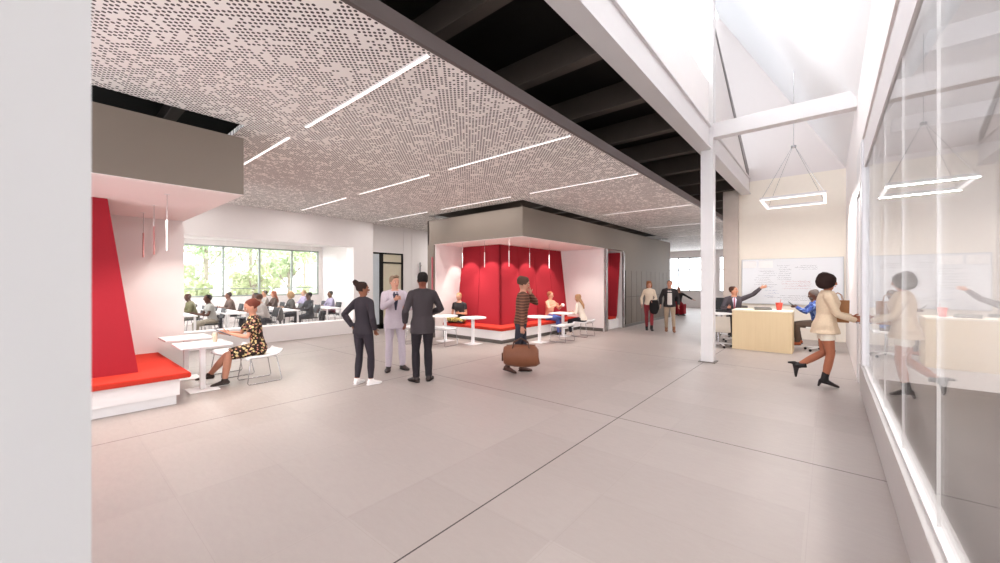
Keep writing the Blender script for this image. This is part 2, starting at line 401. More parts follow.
# red benches -------------------------------------------------------------
RZT = 2.66
def lean(a, b, z): return a + (b-a)*(z-.41)/(RZT-.41)
def panel(p4, inward):
    return MB().prism(p4, inward)
fb = empty('booth_bench', (-6.3, 7.5, 0), label='L-shaped red upholstered bench with tall red back in the far booth', cat='bench')
def L(mbpts): return [V(p) - V((-6.3, 7.5, 0)) for p in mbpts]
X0, X1, Y0, Y1 = -8.55, -6.3, 7.5, 11.6
cu = MB()
cu.prism(L([(X0, Y0, .33), (X1, Y0, .33), (X1, Y1, .33), (X1-.75, Y1, .33), (X1-.75, Y0+.85, .33), (X0, Y0+.85, .33)]), (0, 0, .08))
bmesh.ops.bevel(cu.bm, geom=[e for e in cu.bm.edges], offset=.012, segments=2, affect='EDGES'); cu.build('seat_cushion', REDC, fb)
ba = MB().prism(L([(X0, Y0+.03, .1), (X1-.03, Y0+.03, .1), (X1-.03, Y1, .1), (X1-.75, Y1, .1), (X1-.75, Y0+.85, .1), (X0, Y0+.85, .1)]), (0, 0, .23))
ba.build('bench_base', mat('bench_white', 'e8e4e3', .4, var=.01), fb)
MB().prism(L([(X0, Y0+.08, 0), (X1-.08, Y0+.08, 0), (X1-.08, Y1, 0), (X1-.7, Y1, 0), (X1-.7, Y0+.8, 0), (X0, Y0+.8, 0)]), (0, 0, .1)).build('plinth', BRONZE, fb)
fy = lambda z: lean(8.05, 8.33, z); fx = lambda z: lean(-6.8, -7.07, z)
def frontpanel(xa0, xa1, xb0, xb1):   # bottom x0..x1, top x0..x1
    z0, z1 = .41, RZT
    return L([(xa0, fy(z0), z0), (xa1, fy(z0), z0), (xb1, fy(z1), z1), (xb0, fy(z1), z1)])
g_ = .006
cuts_b = [-8.55, -7.68, -6.8]; cuts_t = [-8.55, -7.81, -7.07]
for i in range(2):
    MB().prism(frontpanel(cuts_b[i]+g_, cuts_b[i+1]-g_*(i == 0), cuts_t[i]+g_, cuts_t[i+1]-g_*(i == 0)), (0, .06, 0)).build('backrest_panel', RED, fb)
cb_ = [8.05, 8.95, 9.85, 10.75, 11.6]; ct_ = [8.33, 9.15, 9.97, 10.79, 11.6]
for i in range(4):
    z0, z1 = .41, RZT; a0 = cb_[i]+g_*(i > 0); a1 = cb_[i+1]-g_; b0 = ct_[i]+g_*(i > 0); b1 = ct_[i+1]-g_
    MB().prism(L([(fx(z0), a0, z0), (fx(z0), a1, z0), (fx(z1), b1, z1), (fx(z1), b0, z1)]), (-.06, 0, 0)).build('backrest_panel', RED, fb)
nb = empty('booth_bench', (-6.37, 1.25, 0), label='red upholstered bench with tall slanted back in the near booth', cat='bench')
def L2(pp): return [V(p) - V((-6.37, 1.25, 0)) for p in pp]
oc = [(-6.37, -6, 0), (-6.37, 1.25, 0), (-8.6, 1.25, 0), (-8.6, .55, 0), (-7.0, .55, 0), (-7.0, -6, 0)]
def inset(z, d): return [(min(x, -6.37-d), min(y, 1.25-d), z) for x, y, _ in oc]
cu = MB().prism(L2(inset(.345, 0)), (0, 0, .065)); bmesh.ops.bevel(cu.bm, geom=[e for e in cu.bm.edges], offset=.01, segments=2, affect='EDGES')
cu.build('seat_cushion', REDC, nb)
MB().prism(L2(inset(.12, .10)), (0, 0, .225)).build('bench_base', mat('bench_white', 'e8e4e3', .4), nb)
MB().prism(L2(inset(0, .13)), (0, 0, .12)).build('plinth', mat('glossy_white_plinth', 'dddada', .2, var=.02), nb)
MB().prism(L2([(-6.9, -6, .41), (-6.9, .8, .41), (-6.97, .52, RZT), (-6.97, -6, RZT)]), (-.9, 0, 0)).build('backrest_panel', RED, nb)
MB().prism(L2([(-7.9, .8, .41), (-8.6, .8, .41), (-8.6, .52, RZT), (-7.9, .52, RZT)]), (0, -.06, 0)).build('backrest_panel', RED, nb)
# narrow nook bench
kb = empty('booth_bench', (-5.6, 12.3, 0), label='small red bench inside the narrow booth by the lockers', cat='bench')
def L3(pp): return [V(p) - V((-5.6, 12.3, 0)) for p in pp]
MB().prism(L3([(-6.8, 12.68, .40), (-5.53, 12.68, .40), (-5.50, 12.9, 2.6), (-6.8, 12.9, 2.6)]), (0, .06, 0)).build('backrest_panel', RED, kb)
MB().prism(L3([(-6.8, 12.2, .33), (-5.55, 12.2, .33), (-5.55, 12.7, .33), (-6.8, 12.7, .33)]), (0, 0, .07)).build('seat_cushion', REDC, kb)
MB().prism(L3([(-6.8, 12.22, 0), (-5.57, 12.22, 0), (-5.57, 12.96, 0), (-6.8, 12.96, 0)]), (0, 0, .33)).build('bench_base', mat('bench_white', 'e8e4e3', .4), kb)

# lockers
lk = empty('locker_bank', (-5.42, 13.18, 0), label='flush taupe grey lockers in two tiers in the far wall', cat='lockers')
MB().box(-.01, .012, 0, 5.02, .1, 1.98).build('carcass', mat('locker_gap', '1f1c1a', .8), lk)
for r, (z0, z1) in enumerate(((.1, 1.05), (1.06, 1.98))):
    for k in range(10):
        MB().box(.012, .024, 5e-1*k+.012, .5*k+.49, z0, z1).build('door', DGREY, lk)

# lamps ---------------------------------------------------------------
rowsY = [2.08, 4.42, 6.75, 10.3, 13.8, 17.3]
ordn = ['nearest', 'second nearest', 'third nearest', 'fourth nearest', 'fifth', 'sixth', 'seventh']
proto = None
cols = [(-3.72, 'beside the dark ceiling edge'), (-6.58, 'in the middle of the ceiling'), (-9.5, 'beside the classroom wall')]
for i, y in enumerate(rowsY):
    for j, (x, wds) in enumerate(cols):
        if y > 7 and (j == 1 or j == 2 and i > 3): continue  # fourth-row fixture by the classroom wall is added to light the door wall
        loc = (x, y, 3.5); lab = 'thin linear ceiling light %s, in the %s row' % (wds, ordn[i])
        if proto is None:
            proto = empty('linear_ceiling_light', loc, 0, lab, 'ceiling light', 'linear lights in the perforated ceiling')
            MB().box(-1.16, 1.16, -.019, .019, -.012, -.002).build('diffuser', LAMP, proto)
            MB().box(-1.165, 1.165, -.024, -.019, -.013, .0).box(-1.165, 1.165, .019, .024, -.013, .0).build('housing', STEEL_W, proto)
        else: dup(proto, loc, 0, lab)
# pendant ring
pr = empty('pendant_light', (-.575, 10.65, 3.36), label='white rectangular frame pendant on thin wires by the cross beam', cat='pendant light')
pf = MB(); W, D = .55, .65
for z0, z1, nm, m in ((0, .045, 'frame', STEEL_W), (-.02, 0, 'diffuser', LAMP2)):
    MB().box(-W, W, -D, -D+.05, z0, z1).box(-W, W, D-.05, D, z0, z1).box(-W, -W+.05, -D+.05, D-.05, z0, z1).box(W-.05, W, -D+.05, D-.05, z0, z1).build(nm, m, pr)
cw_ = MB()
for sx in (-1, 1):
    for sy in (-1, 1): cw_.tube([(sx*(W-.04), sy*(D-.04), .045), (sx*.02, sy*.02, 1.2)], .004, 5)
cw_.tube([(0, 0, 1.2), (0, 0, RZ(-.575)-3.36)], .005, 5); cw_.build('suspension_wire', CHROME, pr)
MB().disc((0, 0), .05, 1.18, 1.22).build('ceiling_cup', CHROME, pr)
# rod pendants
def rod(x, y, z0, z1, m, lab, top=2.66):
    o = empty('rod_pendant', (x, y, 0), label=lab, cat='pendant light', group='slim rod pendants')
    MB().tube([(0, 0, z1), (0, 0, top)], .003, 5).build('cable', CHROME, o)
    MB().tube([(0, 0, z0), (0, 0, z1)], .010, 10).build('rod', m, o)
    MB().disc((0, 0), .03, top-.012, top).build('ceiling_cup', STEEL_W, o)
rod(-7.97, .98, 1.97, 2.34, RODP, 'rose slim rod pendant in the near booth, closest to the back wall')
rod(-7.08, .98, 1.97, 2.36, RODP, 'rose slim rod pendant in the near booth, middle of three')
rod(-6.08, .96, 1.97, 2.34, RODW, 'white slim rod pendant in the near booth, closest to the walkway')
for x, y, t in ((-7.62, 7.4, 'leftmost of five'), (-6.82, 7.42, 'second from left of five'), (-6.0, 7.42, 'middle of five'), (-6.05, 8.35, 'fourth from left of five'), (-6.05, 9.3, 'rightmost of five')):
    rod(x, y, 1.97, 2.36, RODW, 'white slim rod pendant in the far booth, ' + t)

def spot(name, loc, target, e, size=1.0, blend=.6, col=(1, .93, .86), rad=.03):
    l = bpy.data.lights.new(name, 'SPOT'); l.energy = e; l.spot_size = size; l.spot_blend = blend; l.color = col; l.shadow_soft_size = rad
    o = bpy.data.objects.new(name, l); C.objects.link(o); o.location = loc
    o.rotation_euler = (V(target)-V(loc)).to_track_quat('-Z', 'Y').to_euler(); return o
def area(name, loc, target, e, sx, sy, col=(1, .97, .95)):
    l = bpy.data.lights.new(name, 'AREA'); l.energy = e; l.shape = 'RECTANGLE'; l.size = sx; l.size_y = sy; l.color = col
    o = bpy.data.objects.new(name, l); C.objects.link(o); o.location = loc
    o.rotation_euler = (V(target)-V(loc)).to_track_quat('-Z', 'Y').to_euler(); return o
dl = None
for k, (x, y, tx, ty, t) in enumerate(((-8.15, 7.75, -8.15, 8.2, 'left end of the back'), (-7.35, 7.75, -7.35, 8.2, 'left half of the back'), (-6.45, 8.6, -6.95, 8.6, 'corner side of the back'),
        (-6.45, 9.5, -6.95, 9.5, 'middle of the long back'), (-6.45, 10.5, -6.95, 10.5, 'right end of the back'))):
    lab = 'small recessed downlight in the far booth soffit over the ' + t
    if dl is None:
        dl = empty('downlight', (x, y, 2.66), 0, lab, 'downlight', 'booth downlights'); MB().disc((0, 0), .022, -.006, -.001).build('diffuser', LAMP2, dl); MB().disc((0, 0), .032, -.004, 0).build('trim_ring', STEEL_W, dl)
    else: dup(dl, (x, y, 2.66), 0, lab)
    spot('booth_spot', (x, y, 2.63), (tx, ty, 1.0), 38, 1.25, .35)
for (x, y, t) in ((-6.7, 1.4, 'over the front table'), (-7.8, 1.4, 'over the rear table'), (-6.0, -.2, 'behind the white column'), (-6.0, .8, 'by the fascia over the bench end')):
    dup(dl, (x, y, 2.66), 0, 'small recessed downlight in the near booth soffit, ' + t)
    spot('booth_spot', (x, y, 2.63), (x, y, 0), 55, 1.9, .8)
for (x, y) in ((-7.5, 7.4), (-6.0, 7.4), (-5.9, 9.0), (-5.9, 10.6)):
    spot('booth_spot', (x, y, 2.63), (x, y, 0), 60, 1.9, .8)

spot('booth_spot', (-5.9, 12.2, 2.6), (-6.1, 12.8, 1.2), 12, 1.4, .5)
for y in rowsY:
    for x, _ in cols:
        if y > 7 and -8 < x < -5: continue
        area('linear_and_fill_lamp', (x, y, 3.48), (x, y, 0), 45 if x < -9 and y > 7 else 11, 2.3, .06)  # stronger ones behind the far booth are added fill for the door wall
for x, y in ((2.6, 1), (3.2, 5), (5, 5)):
    area('office_fill', (x, y, 3.4), (x, y, 0), 90, 1.2, 1.2)  # added fill light, no fixture: brightens the room behind the glass
for x, y in ((-13.5, 2), (-13.5, 5.5), (-16, 4)):
    area('classroom_fill', (x, y, 3.15), (x, y, 0), 50, 1.2, .6)  # fill added under the classroom ceiling to brighten it, no fixture
for yy in (10.03, 11.27): area('pendant_lamp', (-.575, yy, 3.335), (-.575, yy, 0), 28, 1.1, .045)

# ------------------------------------------------------------------ people
BAKE = []      # (object, voxel, smooth iterations, extra mesh joined after remesh)
def ik(a, t, l1, l2, pole):
    d = t-a; L = d.length
    if L > (l1+l2)*.999: t = a + d*((l1+l2)*.999/L); d = t-a; L = d.length
    c = max(-1, min(1, (l1*l1 + L*L - l2*l2)/(2*l1*L)))
    dn = d.normalized(); p = pole - dn*pole.dot(dn)
    if p.length < 1e-4: p = V((0, -1, 0)) - dn*(-dn.y)
    p.normalize()
    return a + dn*l1*c + p*l1*math.sqrt(max(0, 1-c*c)), t
def interp(a, b, ts): return [a.lerp(b, t) for t in ts]

def hand_pieces(bm_palm, bm_f, wr, d, wv, sgn, curl, sc):
    """wr wrist, d hand direction, wv width axis pointing to the thumb side; fingers bend toward n"""
    d = d.normalized(); wv = (wv - d*wv.dot(d)).normalized(); n = d.cross(wv)*sgn
    loft(bm_palm, [wr - d*.01*sc, wr + d*.02*sc, wr + d*.055*sc, wr + d*.088*sc], [(.026*sc, .019*sc), (.034*sc, .018*sc), (.04*sc, .016*sc), (.038*sc, .012*sc)], wv, 10)
    for k, (off, ln) in enumerate(((.029, .070), (.010, .078), (-.009, .072), (-.028, .057))):
        p = wr + d*.084*sc + wv*off*sc; a = curl*(.85+.12*k); pts = [p - d*.012*sc, p]; dd = d
        for q, fr in enumerate((.42, .33, .25)):
            ang = a*(.6 if q == 0 else 1.0)
            dd = (Matrix.Rotation(ang, 3, wv*(1 if (d.cross(n)).dot(wv) < 0 else 1)) @ dd) if False else (dd*math.cos(ang) + n*math.sin(ang)*1.0 if q == 0 else (dd*math.cos(ang) + (n - dd*n.dot(dd)).normalized()*math.sin(ang))).normalized()
            p = p + dd*ln*fr*sc; pts.append(p)
        loft(bm_f, pts, [.0088*sc, .0092*sc, .0085*sc, .0078*sc, .0055*sc], wv, 7)
    t0 = wr + d*.028*sc + wv*.026*sc; td = (d*.62 + wv*.75 + n*.25).normalized(); t1 = t0 + td*.036*sc; t2 = t1 + (td*.6 + d*.7 + n*.3*curl).normalized()*.028*sc
    loft(bm_f, [t0 - td*.01*sc, t0, t1, t2], [.0115*sc, .0118*sc, .0098*sc, .0065*sc], n, 7)

def person(label, loc, face, H=1.75, sex='m', pelvis=(0, 0, .93), lean=0, side=0, twist=0, hl=None, hr=None, pole_l=(-.5, -.8, -.2), pole_r=(.5, -.8, -.2),
           fl=(-.1, 0, .08), fr=(.1, 0, .08), knee_l=(-.1, 1, 0), knee_r=(.1, 1, 0), toe_l=(-.1, 1, 0), toe_r=(.1, 1, 0), head=(0, 0), headlean=(0, 0),
           curl_l=.35, curl_r=.35, hd_l=None, hd_r=None, wv_l=None, wv_r=None, skin='a8745c', hair=('short', '2a1d18'), top=('jacket', '3a373c'), bottom=('trousers', '2b2a2f'),
           shoes=('shoe', '241f1f'), shirt=None, tie=None, belt=None, vox=.011, group=None, bulk=.95, hemz=None, blush=None, sole=None, cat='person'):
    s = H/1.75
    root = empty('person', loc, math.atan2(-face[0], face[1]), label, cat, group)
    P = V(pelvis); la, sa, tw = map(math.radians, (lean, side, twist))
    U = V((math.sin(sa), math.sin(la), math.cos(la)*math.cos(sa))).normalized()
    Rv = V((math.cos(tw), math.sin(tw), 0)); Rv = (Rv - U*Rv.dot(U)).normalized(); Fw = U.cross(Rv)
    Rp = V((math.cos(tw*.3), math.sin(tw*.3), 0))
    fem = sex == 'f'
    sw = (.158 if fem else .185)*bulk; hw = .088
    if fem: T = [(-.13, .10, .09, 0), (-.07, .150, .112, -.005), (0, .168, .115, -.008), (.09, .138, .10, 0), (.17, .122, .092, 0), (.27, .135, .108, .01), (.35, .145, .118, .014), (.43, .145, .098, 0), (.49, .12, .078, -.005), (.53, .062, .055, -.008)]
    else: T = [(-.13, .10, .09, 0), (-.07, .148, .115, -.005), (0, .162, .118, -.005), (.10, .152, .108, 0), (.19, .152, .108, 0), (.30, .170, .122, .004), (.39, .178, .124, .004), (.46, .165, .104, -.002), (.51, .125, .085, -.006), (.545, .066, .06, -.008)]
    T = [(z, a*bulk, b*bulk, o) for z, a, b, o in T]
    def tp(z, o=0):
        bend = max(0, z)
        up = V((0, 0, 1)).lerp(U, min(1, bend/.2)) if z < .2 else U
        return P + (U*z if z > 0 else V((0, 0, z))) + Fw*o
    def tr(z): return Rp.lerp(Rv, max(0, min(1, z/.4))).normalized()
    ch = tp(.475); NB = tp(.53, -.006)
    SL = ch - Rv*sw - U*.022; SR = ch + Rv*sw - U*.022
    hl_ = V(hl) if hl is not None else SL + V((-.07, .06, -.52)); hr_ = V(hr) if hr is not None else SR + V((.07, .06, -.52))
    ua, fa = .29, .25
    EL, WL = ik(SL, hl_, ua, fa, V(pole_l)); ER, WR = ik(SR, hr_, ua, fa, V(pole_r))
    HL = P - Rp*hw + V((0, 0, -.02)); HR = P + Rp*hw + V((0, 0, -.02))
    KL, AL = ik(HL, V(fl), .425, .41, V(knee_l)); KR, AR = ik(HR, V(fr), .425, .41, V(knee_r))
    yw, pt = math.radians(head[0]), math.radians(head[1])
    HD = NB + U*.062 + V((headlean[0], headlean[1] + .012 + .05*math.sin(la), .045))
    HM = Matrix.Rotation(tw*.5 + yw, 4, 'Z') @ Matrix.Rotation(pt, 4, 'X')      # head-local: +Y face
    def hp(x, y, z): return HD + V((0, 0, .03)) + HM.to_3x3() @ V((x, y, z))
    sk = mat('skin_'+skin, skin, .55, var=.04, scale=20)
    def sc_mesh(bm):
        bmesh.ops.scale(bm, vec=(s, s, s), verts=bm.verts[:])
    def emit(name, bm, m, parent, voxel, sm=3, extra=None):
        sc_mesh(bm); bmesh.ops.recalc_face_normals(bm, faces=bm.faces[:]); me = bpy.data.meshes.new(name); bm.to_mesh(me); bm.free(); me.materials.append(m)
        o = bpy.data.objects.new(name, me); C.objects.link(o); o.parent = parent
        if voxel:
            r = o.modifiers.new('r', 'REMESH'); r.mode = 'VOXEL'; r.voxel_size = voxel; r.use_smooth_shade = True
            if sm:
                q = o.modifiers.new('s', 'SMOOTH'); q.factor = .5; q.iterations = sm
            BAKE.append((o, extra))
        else:
            for p in me.polygons: p.use_smooth = True
        return o
    A_ts = [0, .2, .5, .8, 1]
    def shoulders(bm, e):
        for Sh in (SL, SR):
            loft(bm, [NB - U*.045, (NB - U*.045).lerp(Sh, .5) + U*.004, Sh - U*.002, Sh + (Sh-NB).normalized()*.022], [(.055+e, .058+e*.8), (.052+e*.9, .054+e*.8), (.046+e*.8, .048+e*.8), (.03+e*.8, .03+e*.8)], U, 12)
            bmesh.ops.create_icosphere(bm, subdivisions=2, radius=.05*(.9 if fem else 1)+e*.85, matrix=Matrix.Translation(Sh))
    def arm_r(k, e=0, sl=1): return [r*k*bulk**.5+e for r in (.05, .05, .043, .038, .037)], [r*k+e for r in (.037, .039, .035, .028, .024)]
    def leg_r(k, e=0): return [r*k*bulk**.5+e for r in (.085, .086, .076, .061, .053)], [r*k+e for r in (.053, .056, .055, .043, .036)]
    af = .9 if fem else 1.0
    # ---- body
    bm = bmesh.new(); bf = bmesh.new()
    loft(bm, [tp(z, o) for z, a, b, o in T], [(a, b) for z, a, b, o in T], [tr(z) for z, *_ in T], 18)
    shoulders(bm, 0)
    nr = .048 if fem else .057
    loft(bm, [NB - U*.04, NB + U*.02, HD + V((0, 0, -.02))], [nr+.012, nr, nr*.97], Rv, 14)
    for Sh, El, Wr in ((SL, EL, WL), (SR, ER, WR)):
        r1, r2 = arm_r(af); loft(bm, interp(Sh, El, A_ts) + interp(El, Wr, A_ts)[1:], r1+r2[1:], None, 12)
    for Hp, Kn, An in ((HL, KL, AL), (HR, KR, AR)):
        r1, r2 = leg_r(1.0 if not fem else 1.02); loft(bm, interp(Hp, Kn, A_ts) + interp(Kn, An, A_ts)[1:], r1+r2[1:], None, 14)
    k = .95 if fem else 1.0
    hr_ings = [(.120, .022, .03, -.012), (.108, .048, .060, -.012), (.085, .064, .082, -.012), (.045, .074, .096, -.010), (.0, .074, .094, -.004), (-.03, .069, .088, .002), (-.06, .060, .078, .010), (-.085, .046, .058, .026), (-.105, .027, .032, .046), (-.115, .012, .015, .05)]
    loft(bm, [hp(0, y*k, z*k) for z, a, b, y in hr_ings], [(a*k, b*k) for z, a, b, y in hr_ings], HM.to_3x3() @ V((1, 0, 0)), 18)
    loft(bm, [hp(0, .084, .028), hp(0, .092, .0), hp(0, .100, -.020), hp(0, .084, -.032)], [(.008, .008), (.010, .012), (.017, .014), (.012, .008)], HM.to_3x3() @ V((1, 0, 0)), 10)
    for e in (-1, 1):
        loft(bm, [hp(e*.070, -.008, .018), hp(e*.083, -.016, .0), hp(e*.072, -.004, -.03)], [(.006, .012), (.008, .018), (.006, .010)], HM.to_3x3() @ V((1, 0, 0)), 8)
    def hand(W, E, hd, wv, curl, sgn):
        d = V(hd).normalized() if hd is not None else (W-E).normalized()
        wv = V(wv) if wv is not None else (V((0, 1, 0)) if abs(d.y) < .8 else V((0, 0, 1)))
        hand_pieces(bm, bf, W, d, wv, sgn, curl, .98 if not fem else .9)
    hand(WL, EL, hd_l, wv_l, curl_l, -1); hand(WR, ER, hd_r, wv_r, curl_r, 1)
    def shoe_loft(b, An, toe, e=0, rise=0, top=.0):
        t = V(toe); t = t.normalized(); f = V((t.x, t.y, 0)).normalized() if (abs(t.x)+abs(t.y)) > .01 else V((0, 1, 0))
        latv = V((f.y, -f.x, 0)); up = latv.cross(t)
        def q(y, z): return An + t*y + up*(z-.08)
        loft(b, [q(-.062, .038), q(-.045, .042), q(0, .05), q(.06, .043), (q(.12, .03)), q(.165, .024), q(.19, .02)],
             [(.018+e, .02), (.034+e, .036), (.036+e, .046), (.040+e, .036), (.046+e, .026), (.034+e, .019), (.014+e, .012)], latv, 12)
        loft(b, [An + up*.03 + V((0, 0, top)), q(.0, .04)], [.04+e, .04+e], latv, 12)
        return q, latv, t, up
    for An, toe in ((AL, toe_l), (AR, toe_r)): shoe_loft(bm, An, toe)
    sc_mesh(bf)
    emit('body', bm, sk, root, vox*s, 3, bf)
    # face features
    eye = MB(); irs = MB(); lp = MB(); br = MB()
    for e in (-1, 1):
        eye.ball(tuple(hp(e*.030, .0735, .010)*s), .0115*s, (1, 1, .7)); irs.ball(tuple(hp(e*.030, .0792, .010)*s), .0075*s)
        br.tube([hp(e*.014, .086, .031)*s, hp(e*.032, .083, .036)*s, hp(e*.047, .073, .032)*s], .0034*s, 5)
    lp.tube([hp(-.022, .078, -.056)*s, hp(-.01, .0865, -.054)*s, hp(.01, .0865, -.054)*s, hp(.022, .078, -.056)*s], .0055*s, 6)
    if vox < .013:
        eo = eye.build('eyes', mat('eye_white', 'e4dcd6', .3), root, True); irs.build('irises', mat('eye_dark', '2a1a12', .2), eo, True)
        br.build('eyebrows', mat('hair_'+hair[1], hair[1], .85), root, True); lp.build('lips', mat('lips_'+(blush or 'b0605a'), blush or 'b0605a', .5), root, True)
    # ---- hair
    ht, hc = hair; hm = mat('hair_'+hc, hc, .75, var=.3, scale=60, bump=.4); X1_ = HM.to_3x3() @ V((1, 0, 0))
    def cap(bm, e=.010, dy=-.020, dz=.012, low=-.045):
        R = [(.120, .03, .04, -.012), (.108, .052, .064, -.012), (.085, .067, .084, -.012), (.045, .077, .094, -.010), (.0, .075, .086, -.010), (low, .062, .066, -.016)]
        loft(bm, [hp(0, y+dy, z+dz) for z, a, b, y in R], [(a+e, b+e) for z, a, b, y in R], X1_, 18)
    if ht != 'bald':
        bm = bmesh.new()
        if ht == 'short': cap(bm, .007, -.022, .012)
        elif ht == 'quiff': cap(bm, .009, -.020, .014); loft(bm, [hp(-.05, .055, .105), hp(0, .066, .118), hp(.05, .055, .105)], [.02, .03, .02], None, 10)
        elif ht == 'crop': cap(bm, .003, -.018, .006)
        elif ht == 'fringe': cap(bm, .010, -.010, .016); loft(bm, [hp(-.06, .05, .07), hp(0, .085, .075), hp(.06, .05, .07)], [.02, .024, .02], None, 10)
        elif ht == 'bun': cap(bm, .007, -.020, .010); loft(bm, [hp(0, -.08, .06), hp(0, -.11, .10), hp(0, -.125, .13), hp(0, -.11, .155)], [.035, .056, .052, .03], None, 12)
        elif ht == 'lowbun': cap(bm, .005, -.026, .008); loft(bm, [hp(0, -.09, .02), hp(0, -.125, .01), hp(0, -.15, .0)], [.035, .048, .028], None, 12)
        elif ht == 'long':
            cap(bm, .012, -.018, .014)
            loft(bm, [hp(0, -.045, .05), hp(0, -.07, -.04), NB + V((0, 0, -.02)) - Fw*.10, NB - U*.13 - Fw*.13, NB - U*.24 - Fw*.12], [(.08, .05), (.082, .05), (.085, .04), (.07, .03), (.035, .015)], X1_, 14)
            for e in (-1, 1): loft(bm, [hp(e*.065, .02, .06), hp(e*.080, .01, -.01), hp(e*.075, -.005, -.10)], [.02, .026, .02], None, 8)
        elif ht == 'bob':
            cap(bm, .016, -.022, .018)
            loft(bm, [hp(0, -.01, .148), hp(0, -.015, .135), hp(0, -.025, .10), hp(0, -.035, .04), hp(0, -.045, -.02), hp(0, -.05, -.07), hp(0, -.05, -.10), hp(0, -.05, -.11)], [(.03, .03), (.065, .08), (.100, .115), (.118, .128), (.122, .124), (.108, .10), (.075, .06), (.03, .02)], X1_, 16)
        elif ht == 'curly': cap(bm, .020, -.026, .022)
        elif ht == 'beard': cap(bm, .006, -.022, .012); loft(bm, [hp(0, .035, -.045), hp(0, .045, -.08), hp(0, .052, -.115)], [(.064, .056), (.052, .048), (.025, .028)], X1_, 14)
        emit('hair', bm, hm, root, max(.007, vox*.8)*s, 3)
    # ---- tops
    tt, tc = top; tm = tc if not isinstance(tc, str) else mat('cloth_'+tc, tc, .85, var=.10, scale=45, bump=.15)
    e = {'jacket': .020, 'blazer': .020, 'open': .022, 'shirt': .012, 'tee': .010, 'dress': .010, 'sweater': .016, 'vest': .012}[tt]
    hem = {'jacket': -.16, 'blazer': -.13, 'open': -.10, 'shirt': -.03, 'tee': -.02, 'dress': -.05, 'sweater': -.04, 'vest': -.03}[tt]
    seated = P.z < .75
    if seated: hem = max(hem, -.07)
    if hemz is not None: hem = hemz
    def torso(bm, e, hem, z1=.53):
        rr = [(hem, T[2][1]*1.03, T[2][2]*1.06, -.005)] + [t for t in T if t[0] > hem + .03 and t[0] <= z1]
        if tt in ('jacket', 'blazer'): rr = [(z, a*1.0 if z > .1 else a*1.02, b, o) for z, a, b, o in rr]
        def wd(z, a): return max(a+e, (hw + .087*bulk**.5 + .022)*(1 if z < .04 else .93)) if z < .10 and e > .015 and not seated and hemz is None else a+e
        loft(bm, [tp(z, o) for z, a, b, o in rr], [(wd(z, a), b+e+((.032 if z < -.03 else .012) if z < .06 and not seated and tt in ('jacket', 'blazer') and hemz is None else 0)) for z, a, b, o in rr], [tr(z) for z, *_ in rr], 20)
    bm = bmesh.new(); torso(bm, e, hem)
    shoulders(bm, e)
    if tt in ('jacket', 'blazer', 'shirt', 'open') and vox < .013:   # collar
        loft(bm, [NB - U*.05 - Fw*.01, NB + U*.015 - Fw*.014], [(nr+.035, nr+.035), (nr+.014, nr+.014)], Rv, 14)
    slv = {'tee': .55, 'dress': .75, 'vest': .0}.get(tt, 2.0)
    for Sh, El, Wr in ((SL, EL, WL), (SR, ER, WR)):
        r1, r2 = arm_r(af, e*.9)
        if slv >= 2: loft(bm, interp(Sh, El, A_ts) + interp(El, Wr, [0, .2, .5, .8, .97])[1:], r1 + [max(q, .036+e*.4) for q in r2[1:]], None, 12)
        elif slv > 0: loft(bm, [Sh, Sh.lerp(El, slv*.5), Sh.lerp(El, slv)], [r1[0], r1[1], r1[2]+.006], None, 12)
    to = emit({'jacket': 'suit_jacket', 'blazer': 'blazer', 'open': 'open_jacket', 'dress': 'dress_top', 'tee': 't_shirt', 'vest': 'vest'}.get(tt, tt), bm, tm, root, vox*s, 3)
    # front opening: shirt wedge and tie laid on the chest
    if shirt:
        def wedge(name, col, w_top, z_top, z_bot, w_bot, lift, mtl=None):
            m_ = mtl or mat('cloth_'+col, col, .8, var=.05, scale=45)
            b_ = bmesh.new(); N = 8; grid = []
            prof = [(t[0], t[1], t[2], t[3]) for t in T]
            def surf(z, x):
                for q0, q1 in zip(prof, prof[1:]):
                    if q0[0] <= z <= q1[0]: break
                f = (z-q0[0])/(q1[0]-q0[0]); a = q0[1]+(q1[1]-q0[1])*f+e; bb = q0[2]+(q1[2]-q0[2])*f+e; o = q0[3]+(q1[3]-q0[3])*f
                yy = bb*math.sqrt(max(0, 1-(x/a)**2))
                return tp(z, o) + tr(z)*x + Fw*(yy + lift)
            for i in range(N+1):
                f = i/N; z = z_top + (z_bot-z_top)*f; wd = w_top + (w_bot-w_top)*f
                grid.append([b_.verts.new(surf(z, wd*x)) for x in (-1, -.5, 0, .5, 1)] + [b_.verts.new(surf(z, wd*x) - Fw*.012) for x in (1, .5, 0, -.5, -1)])
            for g0, g1 in zip(grid, grid[1:]):
                for q in range(10): b_.faces.new((g0[q], g0[(q+1) % 10], g1[(q+1) % 10], g1[q]))
            b_.faces.new(grid[0]); b_.faces.new(grid[-1][::-1])
            return emit(name, b_, m_, root, 0)
        zb = hem+.02 if tt == 'open' else .17
        wedge('shirt_front', shirt, .058 if tt != 'open' else .065, .50, zb, .012 if tt != 'open' else .075, .003)
        if tie: wedge('tie', tie, .014, .49, .15, .022, .008)
    # ---- bottoms
    bt, bc = bottom; bmm = bc if not isinstance(bc, str) else mat('cloth_'+bc, bc, .85, var=.10, scale=45, bump=.15)
    bm = bmesh.new()
    rr = [t for t in T if t[0] <= (.11 if not fem else .14)]
    e2 = .010
